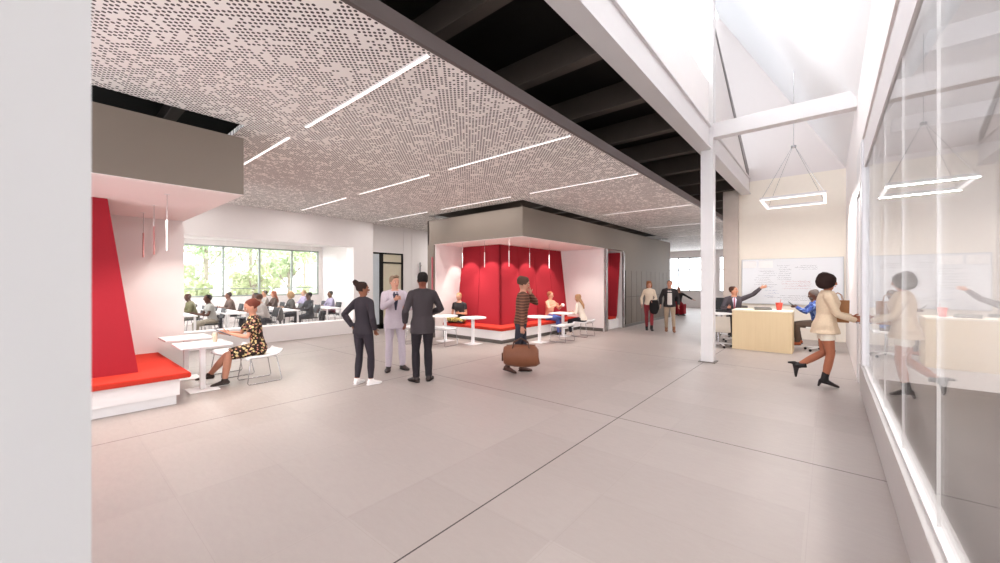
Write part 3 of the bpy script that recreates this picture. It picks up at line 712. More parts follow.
    if bt in ('trousers', 'slim', 'shorts'):
        loft(bm, [tp(z, o) for z, a, b, o in rr], [(a+e2, b+e2) for z, a, b, o in rr], [tr(z) for z, *_ in rr], 20)
        for Hp, Kn, An in ((HL, KL, AL), (HR, KR, AR)):
            r1, r2 = leg_r(1.0, .011 if bt == 'trousers' else .006)
            if bt == 'trousers': r2 = [max(q, .056) for q in r2]
            if bt == 'shorts':
                loft(bm, interp(Hp, Kn, [0, .25, .50]), [r1[0]-.004, r1[1], r1[2]+.012], None, 14)
            else:
                end = An + (Kn-An).normalized()*(.0 if bt == 'trousers' else .03)
                loft(bm, interp(Hp, Kn, A_ts) + interp(Kn, end, A_ts)[1:], r1+r2[1:], None, 14)
    elif bt in ('skirt', 'dress'):
        loft(bm, [tp(z, o) for z, a, b, o in rr], [(a+e2, b+e2) for z, a, b, o in rr], [tr(z) for z, *_ in rr], 20)
        f = .92 if bt == 'dress' else .6
        for Hp, Kn in ((HL, KL), (HR, KR)):
            r1, _ = leg_r(1.02, .014); loft(bm, interp(Hp, Kn, [0, .3, .6, f]), [r1[0], r1[1], r1[2]+.012, r1[3]+.022], None, 14)
        m0 = (HL+HR)/2; m1 = (KL.lerp(HL, 1-f)+KR.lerp(HR, 1-f))/2; gap = (KL-KR).length/2
        loft(bm, [m0, m0.lerp(m1, .5), m1], [(.14, .08), (.08+gap*.5, .075), (.05+gap*.8, .06)], Rp, 16)
    emit({'slim': 'trousers', 'dress': 'skirt'}.get(bt, bt), bm, bmm, root, vox*s, 3)
    # ---- shoes
    st, sc_ = shoes; sm_ = mat('leather_'+sc_, sc_, .4, var=.05)
    if st != 'none':
        for An, toe in ((AL, toe_l), (AR, toe_r)):
            bm = bmesh.new()
            q, latv, t, up = shoe_loft(bm, An, toe, .007, top=.0)
            if st in ('boot', 'heelboot'): loft(bm, [q(-.005, .05), q(-.008, .19)], [.048, .050], latv, 12)
            if st == 'heelboot':
                loft(bm, [q(-.045, .04), q(-.05, -.02), q(-.052, -.055)], [.028, .020, .014], latv, 8)
            ob = emit('shoe' if st == 'shoe' else 'boot', bm, sm_, root, max(.008, vox*.8)*s, 2)
            bs = MB(); 
            loft(bs.bm, [q(-.068, .012)*s, q(-.04, .008)*s, q(.06, .009)*s, q(.12, .008)*s, q(.19, .012)*s], [(.022*s, .008*s), (.040*s, .010*s), (.042*s, .009*s), (.050*s, .009*s), (.022*s, .007*s)], latv, 10)
            if st == 'shoe': bs.build('sole', mat('sole_'+(sole or '1a1616'), sole or '1a1616', .6), ob, True)
            else: bs.bm.free()
    root['_s'] = s
    del root['_s']
    return root, dict(WL=WL*s, WR=WR*s, s=s)

def bake_all():
    dg = bpy.context.evaluated_depsgraph_get()
    res = []
    for o, extra in BAKE:
        me = bpy.data.meshes.new_from_object(o.evaluated_get(dg)); res.append((o, extra, me))
    for o, extra, me in res:
        if extra is not None:
            b = bmesh.new(); b.from_mesh(me); bmesh.ops.recalc_face_normals(extra, faces=extra.faces[:])
            t = bpy.data.meshes.new('t'); extra.to_mesh(t); extra.free(); b.from_mesh(t); bpy.data.meshes.remove(t); b.to_mesh(me); b.free()
        me.name = o.name; o.modifiers.clear(); o.data = me
        for p in me.polygons: p.use_smooth = True

# ------------------------------------------------------------------ furniture
def wp(root, p, s=1):
    a = root.rotation_euler.z; return V((root.location.x + (p[0]*math.cos(a) - p[1]*math.sin(a))*s, root.location.y + (p[0]*math.sin(a) + p[1]*math.cos(a))*s, root.location.z + p[2]*s))
SC = None
def sled_chair(loc, rz, label):
    global SC
    if SC: return dup(SC, loc, rz, label)
    r = empty('sled_chair', loc, rz, label, 'chair', 'white wire sled chairs'); SC = r
    pr_ = [(.24, .40), (.20, .425), (0, .42), (-.16, .43), (-.22, .455), (-.25, .50)]
    m = MB(); N = []
    for y, z in pr_:
        N.append([m.bm.verts.new((x, y, z + .012*(abs(x)/.22)**2)) for x in (-.23, -.21, -.1, 0, .1, .21, .23)] + [m.bm.verts.new((x, y, z - .026)) for x in (.215, .19, .1, 0, -.1, -.19, -.215)])
    for a, b_ in zip(N, N[1:]):
        for q in range(14): m.bm.faces.new((a[q], a[(q+1) % 14], b_[(q+1) % 14], b_[q]))
    m.bm.faces.new(N[0]); m.bm.faces.new(N[-1][::-1])
    m.build('seat', TWHITE, r, True)
    for sx in (-1, 1):
        MB().tube([(sx*.19, .17, .405), (sx*.205, .20, .38), (sx*.235, .25, .03), (sx*.235, .235, .008), (sx*.235, -.22, .008), (sx*.235, -.235, .03), (sx*.205, -.17, .38), (sx*.19, -.14, .405)], .0075, 7).build('sled_leg', CHROME, r, True)
    for yy in (.18, -.15): MB().tube([(-.2, yy, .395), (.2, yy, .395)], .007, 6).build('crossbar', CHROME, r, True)
    return r
def cafe_table(loc, label, shape='square', hs=.31):
    r = empty('cafe_table', loc, 0, label, 'table', 'white pedestal cafe tables')
    m = MB()
    if shape == 'square': m.box(-hs, hs, -hs, hs, .655, .685, bev=.008)
    else: m.disc((0, 0), hs, .66, .685, 32)
    m.build('tabletop', TWHITE, r); MB().box(-.032, .032, -.032, .032, .015, .66, bev=.004).build('post', TWHITE, r)
    MB().box(-.18, .18, -.18, .18, 0, .012, bev=.004).build('base_plate', TWHITE, r); return r
cafe_table((-7.07, 1.52, 0), 'white square pedestal table in front of the woman in the floral dress')
cafe_table((-8.10, 1.52, 0), 'white square pedestal table in the near booth, against the back wall')
cafe_table((-6.95, 7.12, 0), 'white round pedestal table beside the person sitting cross-legged', 'round', .34)
cafe_table((-7.85, 6.98, 0), 'white pedestal table partly hidden behind the man in the dark suit', 'round', .34)
cafe_table((-5.80, 8.45, 0), 'white round pedestal table just right of the man carrying the bag', 'round', .34)
cafe_table((-5.93, 9.85, 0), 'white pedestal table between the two people at the right end of the far booth', 'square', .30)
sled_chair((-7.02, 2.27, 0), PI, 'white wire sled chair under the woman in the floral dress')
sled_chair((-7.80, 2.10, 0), PI+.1, 'empty white wire sled chair beyond the woman in the floral dress')
sled_chair((-7.35, 6.5, 0), .1, 'empty white wire sled chair in front of the person sitting cross-legged')
sled_chair((-8.35, 6.2, 0), -.2, 'empty white wire sled chair partly hidden behind the man in the dark suit')
sled_chair((-5.42, 8.98, 0), PI/2, 'empty white wire sled chair by the table near the seated man in peach')
sled_chair((-5.44, 10.2, 0), PI/2, 'white wire sled chair under the long-haired woman in the cream sweater')

# things on the near table
cp = empty('coffee_glass', (-7.02, 1.66, .695), label='tall glass of milky coffee on the table by the woman in the floral dress', cat='glass')
MB().loft([(0, 0, 0), (0, 0, .005), (0, 0, .13)], [.026, .030, .036], V((1,0,0)), 20).build('cup', mat('latte', 'cbb19c', .3), cp, True); MB().disc((0, 0), .033, .13, .137).build('foam', mat('foam', 'ece0d2', .7), cp)
tag(MB().disc((-7.02, 1.66), .07, .685, .690, 28, .115).disc((-7.02, 1.66), .06, .690, .694, 28, .062).build('saucer', TWHITE), 'white saucer under the coffee glass', 'saucer')

for x, y, z0, z1, c, t in ((-11.44, 8.95, 1.15, 2.3, '8d8a8c', 'slim grey vertical bar on the wall right of the black framed door'), (-8.63, 7.185, 1.05, 2.3, 'a8535a', 'slim red vertical bar on the dark pier of the far booth')):  # two plain upright bars on brackets
    o = empty('vertical_bar', (x, y, z0), label=t, cat='wall lamp'); MB().box(-.02, .02, -.02, .015, 0, z1-z0, bev=.004).build('bar', mat('bar_'+c, c, .4), o)
    MB().box(-.012, .012, .0, .05, .1, .13).build('bracket', CHROME, o); MB().box(-.012, .012, .0, .05, z1-z0-.13, z1-z0-.1).build('bracket', CHROME, o)
# classroom ------------------------------------------------------------
CT = None
def class_table(loc, label):
    global CT
    if CT: return dup(CT, loc, 0, label)
    CT = r = empty('classroom_table', loc, 0, label, 'table', 'white classroom tables')
    MB().box(-.95, .95, -.27, .27, .70, .73, bev=.006).build('tabletop', TWHITE, r)
    for sx in (-1, 1):
        for sy in (-1, 1): MB().box(sx*.88-.022, sx*.88+.022, sy*.22-.022, sy*.22+.022, 0, .70).build('leg', TWHITE, r)
    MB().box(-.86, .86, -.2, -.18, .64, .70).build('apron', TWHITE, r); return r
rows = [2.28, 3.45, 4.80, 6.15]
rn = ['front', 'second', 'third', 'rear']
for i, y in enumerate(rows):
    for k, x in enumerate((-13.25, -15.2, -17.0)):
        if k == 2: continue
        class_table((x, y, 0), 'white classroom table in the %s row, %s' % (rn[i], ('end nearest the glazing', 'end nearest the windows')[k]))
CC = None
SEATM = mat('dark_plastic_seat', '2b2c2f', .5)
def class_chair(loc, rz, label):
    global CC
    if CC: return dup(CC, loc, rz, label)
    CC = r = empty('classroom_chair', loc, rz, label, 'chair', 'dark stacking chairs in the classroom')
    MB().box(-.21, .21, -.20, .21, .42, .45, bev=.012).build('seat', SEATM, r)
    MB().prism([(-.2, -.20, .58), (.2, -.20, .58), (.19, -.26, .84), (-.19, -.26, .84)], (0, -.02, 0)).build('backrest', SEATM, r)
    for sx in (-1, 1):
        MB().tube([(sx*.19, .18, .42), (sx*.22, .24, 0)], .011, 6).build('leg', CHROME, r)
        MB().tube([(sx*.20, -.29, .82), (sx*.20, -.18, .42), (sx*.22, -.25, 0)], .011, 6).build('leg', CHROME, r)
    return r

def seated(label, x, y, face=(0, -1), **kw):
    d = dict(H=1.62, pelvis=(0, 0, .56), lean=6, fl=(-.12, .42, .08), fr=(.12, .38, .08), hl=(-.15, .40, .78), hr=(.15, .40, .78), vox=.017, group=None, bottom=('trousers', '3a3a40'))
    d.update(kw); return person(label, (x, y, 0), face, **d)
stu = [
 (-15.0, 3.02, dict(lean=16, top=('sweater', '6d6a4e'), skin='4a2f24', hair=('bald', '222222'), bottom=('trousers', '77726a')), 'bald person in olive jacket at the left edge of the classroom'),
 (-12.95, 3.02, dict(lean=12, top=('tee', 'a9a8a2'), skin='5a3a2c', hair=('crop', '1c1514'), bottom=('trousers', '9d9484')), 'person in grey T-shirt and beige trousers nearest the glazing'),
 (-15.4, 4.15, dict(lean=14, top=('sweater', '6a5850'), skin='7a5242', hair=('short', '2a1f1c')), 'person in brown top leaning over the table under the first window'),
 (-13.1, 4.15, dict(lean=5, top=('shirt', '7d8488'), skin='6a4636', hair=('short', '211a19')), 'person in slate grey shirt just behind the woman in the floral dress'),
 (-12.3, 4.15, dict(lean=22, top=('shirt', 'b3aaa4'), skin='b08068', hair=('curly', '5a3a2c'), head=(0, -15)), 'person in pale grey shirt leaning forward beside the backpack'),
 (-16.4, 5.5, dict(top=('shirt', '9a948e'), skin='a87860', hair=('short', '3a2a22')), 'person in grey shirt at the far end, mostly hidden behind others'),
 (-15.5, 5.5, dict(sex='f', top=('sweater', '4a3a34'), skin='c09078', hair=('long', '8a4a30')), 'person with long red hair and dark brown top by the window'),
 (-14.0, 5.55, dict(sex='f', lean=12, top=('sweater', '4a4846'), skin='c09880', hair=('bob', '9a7a58')), 'person with blond bob and charcoal top'),
 (-16.2, 6.85, dict(sex='f', top=('shirt', 'b0a8c4'), skin='c8a08c', hair=('lowbun', 'a88860')), 'person in lavender shirt at the back by the window'),
 (-12.75, 5.55, dict(lean=4, top=('sweater', '34363c'), skin='5a3c30', hair=('short', '191414')), 'person in black sweater at the end of the third table'),
 (-13.9, 6.85, dict(lean=8, top=('shirt', '9a94ac'), skin='6a4838', hair=('short', '1c1817')), 'person in dusty violet shirt in the rear row against the white wall'),
]
for x, y, kw, lab in stu:
    seated(lab, x, y, **kw)
    class_chair((x, y-.02, 0), PI, 'dark classroom chair under the ' + ' '.join(lab.split()[:11]))
for x, y, t in ((-14.0, 3.05, 'between the bald person and the person in grey T-shirt'), (-14.3, 4.15, 'left of the slate grey shirt'), (-12.3, 6.85, 'in the rear row nearest the glazing'), (-13.05, 6.85, 'in the rear row, right of the violet shirt'), (-15.1, 6.85, 'in the rear row by the lavender shirt'), (-16.2, 3.02, 'in the front row by the windows')):
    class_chair((x, y, 0), PI, 'empty dark classroom chair ' + t)
bp = empty('backpack', (-12.3, 4.49, .45), label='grey and white backpack hung on a classroom chair', cat='backpack')
b = MB().loft([(0, 0, 0), (0, 0, .06), (0, 0, .25), (0, 0, .36), (0, 0, .40)], [(.11, .05), (.15, .08), (.14, .08), (.11, .06), (.05, .03)], V((1,0,0)), 16)
b.build('bag_body', mat('backpack_grey', '6a6866', .8), bp, True); MB().box(-.09, .09, .07, .10, .05, .20, bev=.015).build('front_pocket', mat('backpack_pale', 'c9c5c0', .8), bp)

# ------------------------------------------------------------------ walkway people
dress = m_floral()
w1, h1 = person('woman in floral dress sitting at a white table reading a tablet', (-7.02, 2.22, 0), (-.12, -1), 1.69, 'f', pelvis=(0, -.02, .57), lean=9, head=(0, -26), hl=(-.10, .38, .83), hr=(.12, .40, .83), curl_l=.6, curl_r=.6,
   fl=(.0, .44, .085), fr=(.30, .60, .15), knee_l=(.1, 1, 1), knee_r=(-.5, 1, 1), hair=('lowbun', '6e382b'), skin='c58d74', top=('dress', dress), bottom=('dress', dress), shoes=('shoe', '3a302c'), sole='e6e0dc', vox=.010)
s1 = h1['s']; tc = wp(w1, (.01, .47, .85), s1)
tb = empty('tablet', tc, w1.rotation_euler.z, 'thin grey tablet held by the woman in the floral dress', 'tablet')
o = MB().box(-.13, .13, -.10, .10, -.007, .007, bev=.003).build('body', mat('tablet_grey', '5a585e', .4), tb); o.rotation_euler = (.5, 0, 0)
o = MB().box(-.12, .12, -.09, .09, .007, .008).build('screen', mat('screen_grey', 'b9b9c0', .2), tb); o.rotation_euler = (.5, 0, 0)

person('woman with a hair bun in a dark trouser suit, seen from behind', (-5.50, 3.2, 0), (-.32, 1), 1.62, 'f', hair=('bun', '2e1f1a'), skin='8a5a44', top=('blazer', '352f35'), hemz=-.07, bottom=('slim', '322c33'), shoes=('shoe', 'e9e4e2'), sole='f2eeee',
   hl=(-.13, -.10, .98), pole_l=(-.4, -1, -.2), hr=(.215, .04, .93), pole_r=(.8, -1, 0), fl=(-.11, -.02, .08), fr=(.13, .04, .08), knee_r=(.4, 1, 0), toe_r=(.5, 1, 0), head=(-35, 0), curl_l=.9, curl_r=.9, bulk=.94, vox=.010)
person('man in a pale lilac suit facing the camera with folded gesturing hands', (-6.00, 4.12, 0), (.86, -.42), 1.73, hair=('quiff', '8a7460'), skin='c9957e', top=('jacket', 'c3b7c0'), bottom=('trousers', 'beb2bc'), shoes=('shoe', '3a3130'), shirt='3a3a4a', head=(18, 0),
   hr=(.04, .24, 1.30), pole_r=(1, -.2, -.9), hl=(-.13, .30, 1.14), pole_l=(-1, -.3, -.8), hd_l=(.5, .8, .1), hd_r=(-.9, .2, .35), curl_l=.8, curl_r=.9, wv_l=(0, 0, 1), wv_r=(0, .3, 1), fl=(-.14, .02, .08), fr=(.12, .06, .08), toe_l=(-.45, 1, 0), toe_r=(.3, 1, 0), bulk=.95, vox=.010)
person('man in a charcoal suit with short black hair, seen from behind', (-4.95, 3.92, 0), (-.93, .42), 1.77, hair=('short', '191312'), skin='7b4636', top=('jacket', '3c3538'), bottom=('trousers', '262126'), shoes=('shoe', '332a28'),
   hl=(-.25, .12, .93), hr=(.16, .22, 1.06), pole_r=(1, -.7, -.2), fl=(-.10, .0, .08), fr=(.10, .0, .08), toe_l=(-.5, 1, 0), toe_r=(.5, .8, 0), head=(-8, -4), curl_r=.8, bulk=.92, vox=.010)
w5, h5 = person('man in brown knitted sweater walking with one hand at his chin', (-4.13, 5.44, 0), (.80, .60), 1.70, hair=('curly', '4e372c'), skin='b3806a', top=('sweater', m_stripe('knit_stripes', '553930', '7c5747', .05)), bottom=('slim', '33333d'), shoes=('shoe', '4b3028'),
   fl=(-.08, .02, .08), fr=(.08, -.24, .12), toe_r=(0, 1, -.3), lean=5, hr=(.25, .02, .80), hd_r=(.1, .1, -1), wv_r=(0, 1, 0), curl_r=1.1, hl=(-.05, .17, 1.43), pole_l=(-.3, .9, -.8), hd_l=(.25, -.3, .9), curl_l=.8, head=(0, -10), bulk=.90, vox=.010)
bl = wp(w5, (.27, .0, 0), h5['s'])
bg_ = empty('travel_bag', (bl.x, bl.y, .15), math.atan2(.60, .80), 'large brown leather travel bag carried low by the walking man', 'bag')
LE = mat('brown_leather', '744731', .5, var=.15, scale=6, bump=.2)
m = MB().loft([(-.30, 0, .20), (-.29, 0, .20), (-.24, 0, .20), (-.10, 0, .195), (.10, 0, .19), (.24, 0, .195), (.29, 0, .21), (.30, 0, .21)], [(.05, .08), (.10, .14), (.12, .17), (.14, .19), (.145, .19), (.125, .18), (.10, .15), (.05, .09)], V((0, 1, 0)), 18)
bd = m.build('bag_body', LE, bg_, True)
for sy in (-1, 1):
    MB().tube([(-.15, sy*.10, .27), (-.12, sy*.05, .42), (0, sy*.015, .49), (.12, sy*.05, .42), (.15, sy*.10, .27)], .012, 8).build('handle', mat('dark_leather', '4a2e22', .5), bg_, True)
MB().tube([(-.24, 0, .37), (0, 0, .383), (.25, 0, .375)], .008, 6).build('zip', mat('dark_leather', '4a2e22', .5), bg_)
MB().box(-.325, -.30, -.03, .03, .10, .24, bev=.01).build('end_tab', mat('dark_leather', '4a2e22', .5), bg_)

person('person in black T-shirt and ochre trousers sitting cross-legged on the far red bench', (-8.14, 7.83, .0), (.35, -1), 1.66, pelvis=(0, 0, .55), lean=10, head=(0, -22), fl=(.10, .26, .53), fr=(-.08, .34, .54), knee_l=(-1, .35, .1), knee_r=(1, .35, .1), toe_l=(1, .3, 0), toe_r=(-1, .3, 0),
   hl=(-.10, .28, .74), hr=(.12, .28, .74), top=('tee', '2e2a2c'), bottom=('trousers', m_plaid('ochre_print', 'a08a50', '5a4a30', 'dcc878')), hair=('crop', 'a9835e'), skin='c8937a', shoes=('shoe', '3a302c'), vox=.012)
w7, h7 = person('man in peach shirt and blue trousers sitting on the far bench with a cup', (-6.58, 10.12, 0), (1, -.05), 1.66, pelvis=(0, 0, .56), lean=4, head=(10, -5), fl=(-.12, .42, .08), fr=(.10, .44, .08), hl=(-.16, .34, .90), hr=(.14, .36, .94), hd_l=(.2, .9, .3), hd_r=(0, .9, .3),
   top=('shirt', 'e0a58a'), bottom=('trousers', '5a70b8'), hair=('short', '9a6446'), skin='cc987e', shoes=('shoe', '5a4a44'), curl_l=.9, curl_r=.9, vox=.012)
c7 = wp(w7, (-.12, .44, .93), h7['s'])
cu = empty('mug', c7, label='white mug held up by the man in the peach shirt', cat='mug')
MB().disc((0, 0), .038, -.045, .045, 20).build('cup', TWHITE, cu, True); MB().tube([(.036, 0, .03), (.06, 0, .02), (.06, 0, -.02), (.036, 0, -.03)], .006, 6).build('handle', TWHITE, cu)
person('woman with long light brown hair and cream sweater sitting on a sled chair', (-5.47, 10.2, 0), (-1, -.12), 1.60, 'f', pelvis=(0, 0, .56), lean=16, head=(0, -8), hair=('long', 'a88260'), skin='c9a08a', top=('sweater', 'e4d6c8'), bottom=('slim', '25242c'), shoes=('shoe', 'd9cec6'),
   fl=(-.10, .36, .08), fr=(.10, .48, .08), hl=(-.14, .36, .74), hr=(.14, .36, .74), vox=.012)
w9, h9 = person('woman in cream blouse and dark red trousers walking with a black coat', (-4.46, 12.8, 0), (.42, -1), 1.64, 'f', hair=('long', '8f5c3e'), skin='c49078', top=('shirt', 'dccab4'), bottom=('slim', '8a343a'), shoes=('boot', '1d1919'),
   hl=(-.10, .28, 1.04), pole_l=(-.8, -.6, -.6), hr=(.24, .04, .90), fl=(-.07, .16, .08), fr=(.07, -.14, .10), toe_r=(0, 1, -.25), head=(8, -4), bulk=.92, vox=.012)
ct = wp(w9, (-.15, .27, 1.0), h9['s'])
ob = MB().loft([V((0, 0, .07)), V((0, 0, .04)), V((.01, 0, -.06)), V((0, 0, -.2)), V((.02, 0, -.34)), V((.03, 0, -.38))], [(.09, .05), (.13, .075), (.15, .08), (.15, .07), (.11, .05), (.05, .02)], V((1, 0, 0)), 16).build('coat', mat('black_wool', '1e1b1c', .9, bump=.4, scale=14), None, True)
ob.location = ct; ob.rotation_euler.z = w9.rotation_euler.z + .2; tag(ob, 'black coat folded over the arm of the woman in cream', 'coat')
person('man in black bomber jacket, pale T-shirt and khaki trousers walking towards the camera', (-3.85, 12.9, 0), (.32, -1), 1.66, hair=('short', '5a3b2a'), skin='c58f76', top=('open', '302b2c'), shirt='d8d0ca', bottom=('slim', 'a8937e'), shoes=('boot', '8a5c40'),
   fl=(-.13, .14, .08), fr=(.10, -.12, .10), toe_r=(0, 1, -.2), hl=(-.27, .1, .90), hr=(.28, .02, .90), head=(-12, -2), bulk=.95, vox=.012)
# far person on the red pouf
pf_ = empty('red_pouf', (-5.46, 19.75, 0), label='dark red square pouf beyond the lockers', cat='pouf')
MB().box(-.26, .26, -.26, .26, .04, .52, bev=.03).build('cushion', m_felt('dark_red_felt', '8a1620', 'a02030'), pf_); MB().box(-.2, .2, -.2, .2, 0, .04).build('plinth', BLK, pf_)
person('person in black sitting on the red pouf with one arm stretched out', (-5.5, 19.75, 0), (.6, -1), 1.66, pelvis=(0, 0, .62), lean=12, fl=(-.12, .46, .08), fr=(.12, .42, .08), hl=(-.66, .12, .78), hr=(.15, .40, .80), top=('sweater', '1f1c1e'), bottom=('trousers', '8a1f28'), hair=('short', 'a8785c'), skin='c9937c', vox=.014)

# walking woman in the blazer
w14, h14 = person('woman in beige blazer, shorts and black ankle boots reaching for the door handle', (-.01, 7.74, 0), (1, .04), 1.70, 'f', pelvis=(0, -.02, .965), lean=3, hair=('bob', '2c1a16'), skin='a5654a', top=('blazer', 'd6bfa4'), bottom=('shorts', 'ddd2c2'), shoes=('heelboot', '1c1718'), shirt=None,
   fl=(-.07, -.36, .27), toe_l=(0, .15, -1), knee_l=(0, 1, 0), fr=(.07, -.03, .12), toe_r=(0, 1, -.22), hr=(.09, .33, 1.06), pole_r=(.4, -.5, -1), hd_r=(0, 1, -.35), wv_r=(0, 0, 1), curl_r=.5, hl=(-.12, .30, 1.10), pole_l=(-.5, -1, -.6), curl_l=.9, head=(0, -6), bulk=1.13, vox=.009)
tb_ = wp(w14, (-.20, .14, 1.34), h14['s'])
tt_ = empty('tote_bag', (tb_.x, tb_.y, tb_.z-.16), w14.rotation_euler.z+.15, 'tan leather tote bag held in front by the woman in the beige blazer', 'bag')
MB().prism([(-.05, -.13, -.17), (.05, -.13, -.17), (.035, -.12, .17), (-.035, -.12, .17)], (0, .25, 0)).build('bag_body', mat('tan_leather', 'a8774e', .55, var=.08), tt_)
for sx in (-1, 1): MB().tube([(sx*.035, -.06, .16), (sx*.03, -.04, .25), (sx*.03, 0, .285), (sx*.03, .04, .25), (sx*.035, .06, .16)], .005, 6).build('handle', mat('tan_leather', 'a8774e', .55), tt_, True)

# ------------------------------------------------------------------ meeting corner
dk = empty('reception_desk', (-1.175, 11.0, 0), label='pale birch plywood counter block with open back', cat='desk')
MB().box(-.575, .575, -.35, -.32, 0, .90, bev=.003).build('front_panel', WOOD, dk)
MB().box(-.58, .58, -.353, .35, .90, .932, bev=.003).build('worktop', m_wood('birch_top', 'ecdfc6', 'f1e8d4'), dk)
for sx in (-1, 1): MB().box(sx*.56-.015, sx*.56+.015, -.32, .34, 0, .90).build('side_panel', WOOD, dk)
MB().box(-.545, .545, -.1, .33, .45, .475).build('shelf', WOOD, dk)
lp_ = empty('laptop', (-1.18, 11.02, .932), .25, 'thin dark grey laptop lying on the birch counter', 'laptop')
MB().box(-.17, .17, -.12, .12, 0, .012, bev=.003).build('keyboard_base', mat('laptop_grey', '55534f', .4, metal=.4), lp_)
o = MB().box(-.17, .17, 0, .24, 0, .008, bev=.002).build('lid', mat('laptop_lid', '6f6d66', .35, metal=.4), lp_); o.location = (0, -.12, .014); o.rotation_euler = (.16, 0, 0)
rc = empty('paper_cup', (-.86, 10.98, .932), label='coral red cup with a lid on the birch counter', cat='cup')
MB().loft([(0, 0, 0), (0, 0, .165)], [.045, .068], V((1,0,0)), 24).build('cup', mat('coral_red', 'd9503f', .5), rc, True)
MB().disc((0, 0), .073, .165, .178, 24).build('lid', mat('coral_lid', 'e0705c', .5), rc); MB().tube([(.02, 0, .17), (.035, 0, .26)], .005, 6).build('straw', mat('straw_red', 'c9604f', .5), rc)
tag(MB().box(-1.02, -.70, 10.72, 10.93, .9325, .936).build('paper_sheet', mat('paper', 'f4f2f0', .8)), 'white paper sheet on the right half of the birch counter', 'paper')
def office_chair(loc, rz, label, colr, seat=.60):
    r = empty('office_chair', loc, rz, label, 'chair')
    m_ = mat('shell_'+colr, colr, .5)
    MB().box(-.23, .23, -.22, .24, seat-.05, seat, bev=.02).build('seat', m_, r)
    MB().prism([(-.22, -.22, seat), (.22, -.22, seat), (.20, -.27, seat+.34), (-.20, -.27, seat+.34)], (0, -.03, 0)).build('backrest', m_, r)
    MB().disc((0, 0), .025, .08, seat-.05, 12).build('gas_post', CHROME, r)
    for k in range(5):
        a = 2*PI*k/5; e_ = (math.cos(a)*.27, math.sin(a)*.27)
        sp = MB().tube([(0, 0, .10), (e_[0], e_[1], .07)], .016, 8).build('base_spoke', TWHITE, r)
        MB().ball((e_[0], e_[1], .03), .03).build('castor', BLK, sp, True)
    return r
office_chair((-.15, 11.5, 0), PI/2, 'white swivel chair under the man in the blue checked shirt', 'e9e6e2', .56)
office_chair((-2.05, 10.75, 0), .3, 'beige shell swivel chair left of the birch counter', 'cfc5b8', .42)
office_chair((-1.90, 11.85, 0), PI-.3, 'grey swivel chair under the man in the dark suit pointing', '8a8782', .62)
office_chair((-2.35, 12.7, 0), PI, 'black swivel chair behind the small round table', '2a2c2e', .78)
rt = empty('round_side_table', (-2.22, 11.3, 0), label='small white round table left of the birch counter', cat='table')
MB().disc((0, 0), .36, .76, .785, 32).build('tabletop', TWHITE, rt); MB().disc((0, 0), .03, .012, .76, 12).build('post', CHROME, rt); MB().disc((0, 0), .22, 0, .012, 28).build('base_plate', TWHITE, rt)
person('man in dark suit and striped tie pointing at the whiteboard', (-1.90, 11.82, 0), (.25, -1), 1.70, pelvis=(0, 0, .72), lean=3, head=(62, 4), hl=(-.60, .10, 1.48), pole_l=(-.2, -.5, -1), hd_l=(-1, .1, .35), curl_l=.35, wv_l=(0, 0, 1), hr=(.16, .36, .96), fl=(-.1, .38, .3), fr=(.12, .36, .3),
   top=('jacket', '4d464b'), bottom=('trousers', '3a3538'), shirt='cdc6d6', tie='a8606c', hair=('short', '4a3024'), skin='c58a6e', bulk=.95, vox=.011)
w13, h13 = person('bald bearded man in blue checked shirt sitting with a black tablet', (-.17, 11.5, 0), (-1, -.15), 1.70, pelvis=(0, 0, .66), lean=8, head=(-6, -14), hl=(-.12, .42, 1.03), hr=(.12, .40, 1.03), curl_l=.8, curl_r=.8, fl=(-.10, .40, .20), fr=(.10, .34, .22), toe_l=(0, 1, -.1),
   top=('shirt', m_plaid('blue_check', '46599a', '2c3860', '7d92c2')), bottom=('trousers', '5c4c41'), shoes=('shoe', 'b4603c'), hair=('beard', '6a615c'), skin='5f3d2f', bulk=.97, vox=.011)
tb2 = wp(w13, (0, .50, 1.09), h13['s'])
t2 = empty('tablet', tb2, w13.rotation_euler.z, 'black tablet held by the man in the blue checked shirt', 'tablet')
o = MB().box(-.13, .13, -.09, .09, -.006, .006, bev=.003).build('body', mat('tablet_black', '2a2422', .4), t2); o.rotation_euler = (.75, 0, 0)
o = MB().box(-.118, .118, -.078, .078, .006, .007).build('screen', mat('screen_dark', '3c3a3c', .2), t2); o.rotation_euler = (.75, 0, 0)
# whiteboard with handwriting
wb = empty('whiteboard', (-.83, 13.57, 1.6), label='wide white glass board covered with handwriting', cat='whiteboard')
MB().box(-1.13, 1.13, -.01, .02, -.64, .64, bev=.003).build('board', mat('board_white', 'e2e3e6', .15, var=.0), wb)
MB().box(-1.14, 1.14, -.014, .02, .64, .655).box(-1.14, 1.14, -.014, .02, -.655, -.64).box(-1.15, -1.13, -.014, .02, -.655, .655).box(1.13, 1.15, -.014, .02, -.655, .655).build('frame', mat('board_frame', 'c9cacb', .4), wb)
rs = random.Random(3)
def scrib(mb, x, z, ln, hgt, w=.004):
    pts = []; n = int(ln/.018); ph = rs.random()*6
    for k in range(n+1):
        pts.append((x+ln*k/max(1, n), z + hgt*math.sin(k*2.1+ph)*(.5+.5*rs.random()) + (hgt*1.2 if rs.random() < .12 else 0)))
    for a, b_ in zip(pts, pts[1:]):
        if rs.random() < .10: continue
        d = V((b_[0]-a[0], 0, b_[1]-a[1])).normalized(); nrm = V((-d.z, 0, d.x))*w*.5
        A, B = V((a[0], -.0115, a[1])), V((b_[0], -.0115, b_[1]))
        mb.bm.faces.new([mb.bm.verts.new(p) for p in (A-nrm, B-nrm, B+nrm, A+nrm)])
ink = {'black': MB(), 'red': MB(), 'blue': MB()}
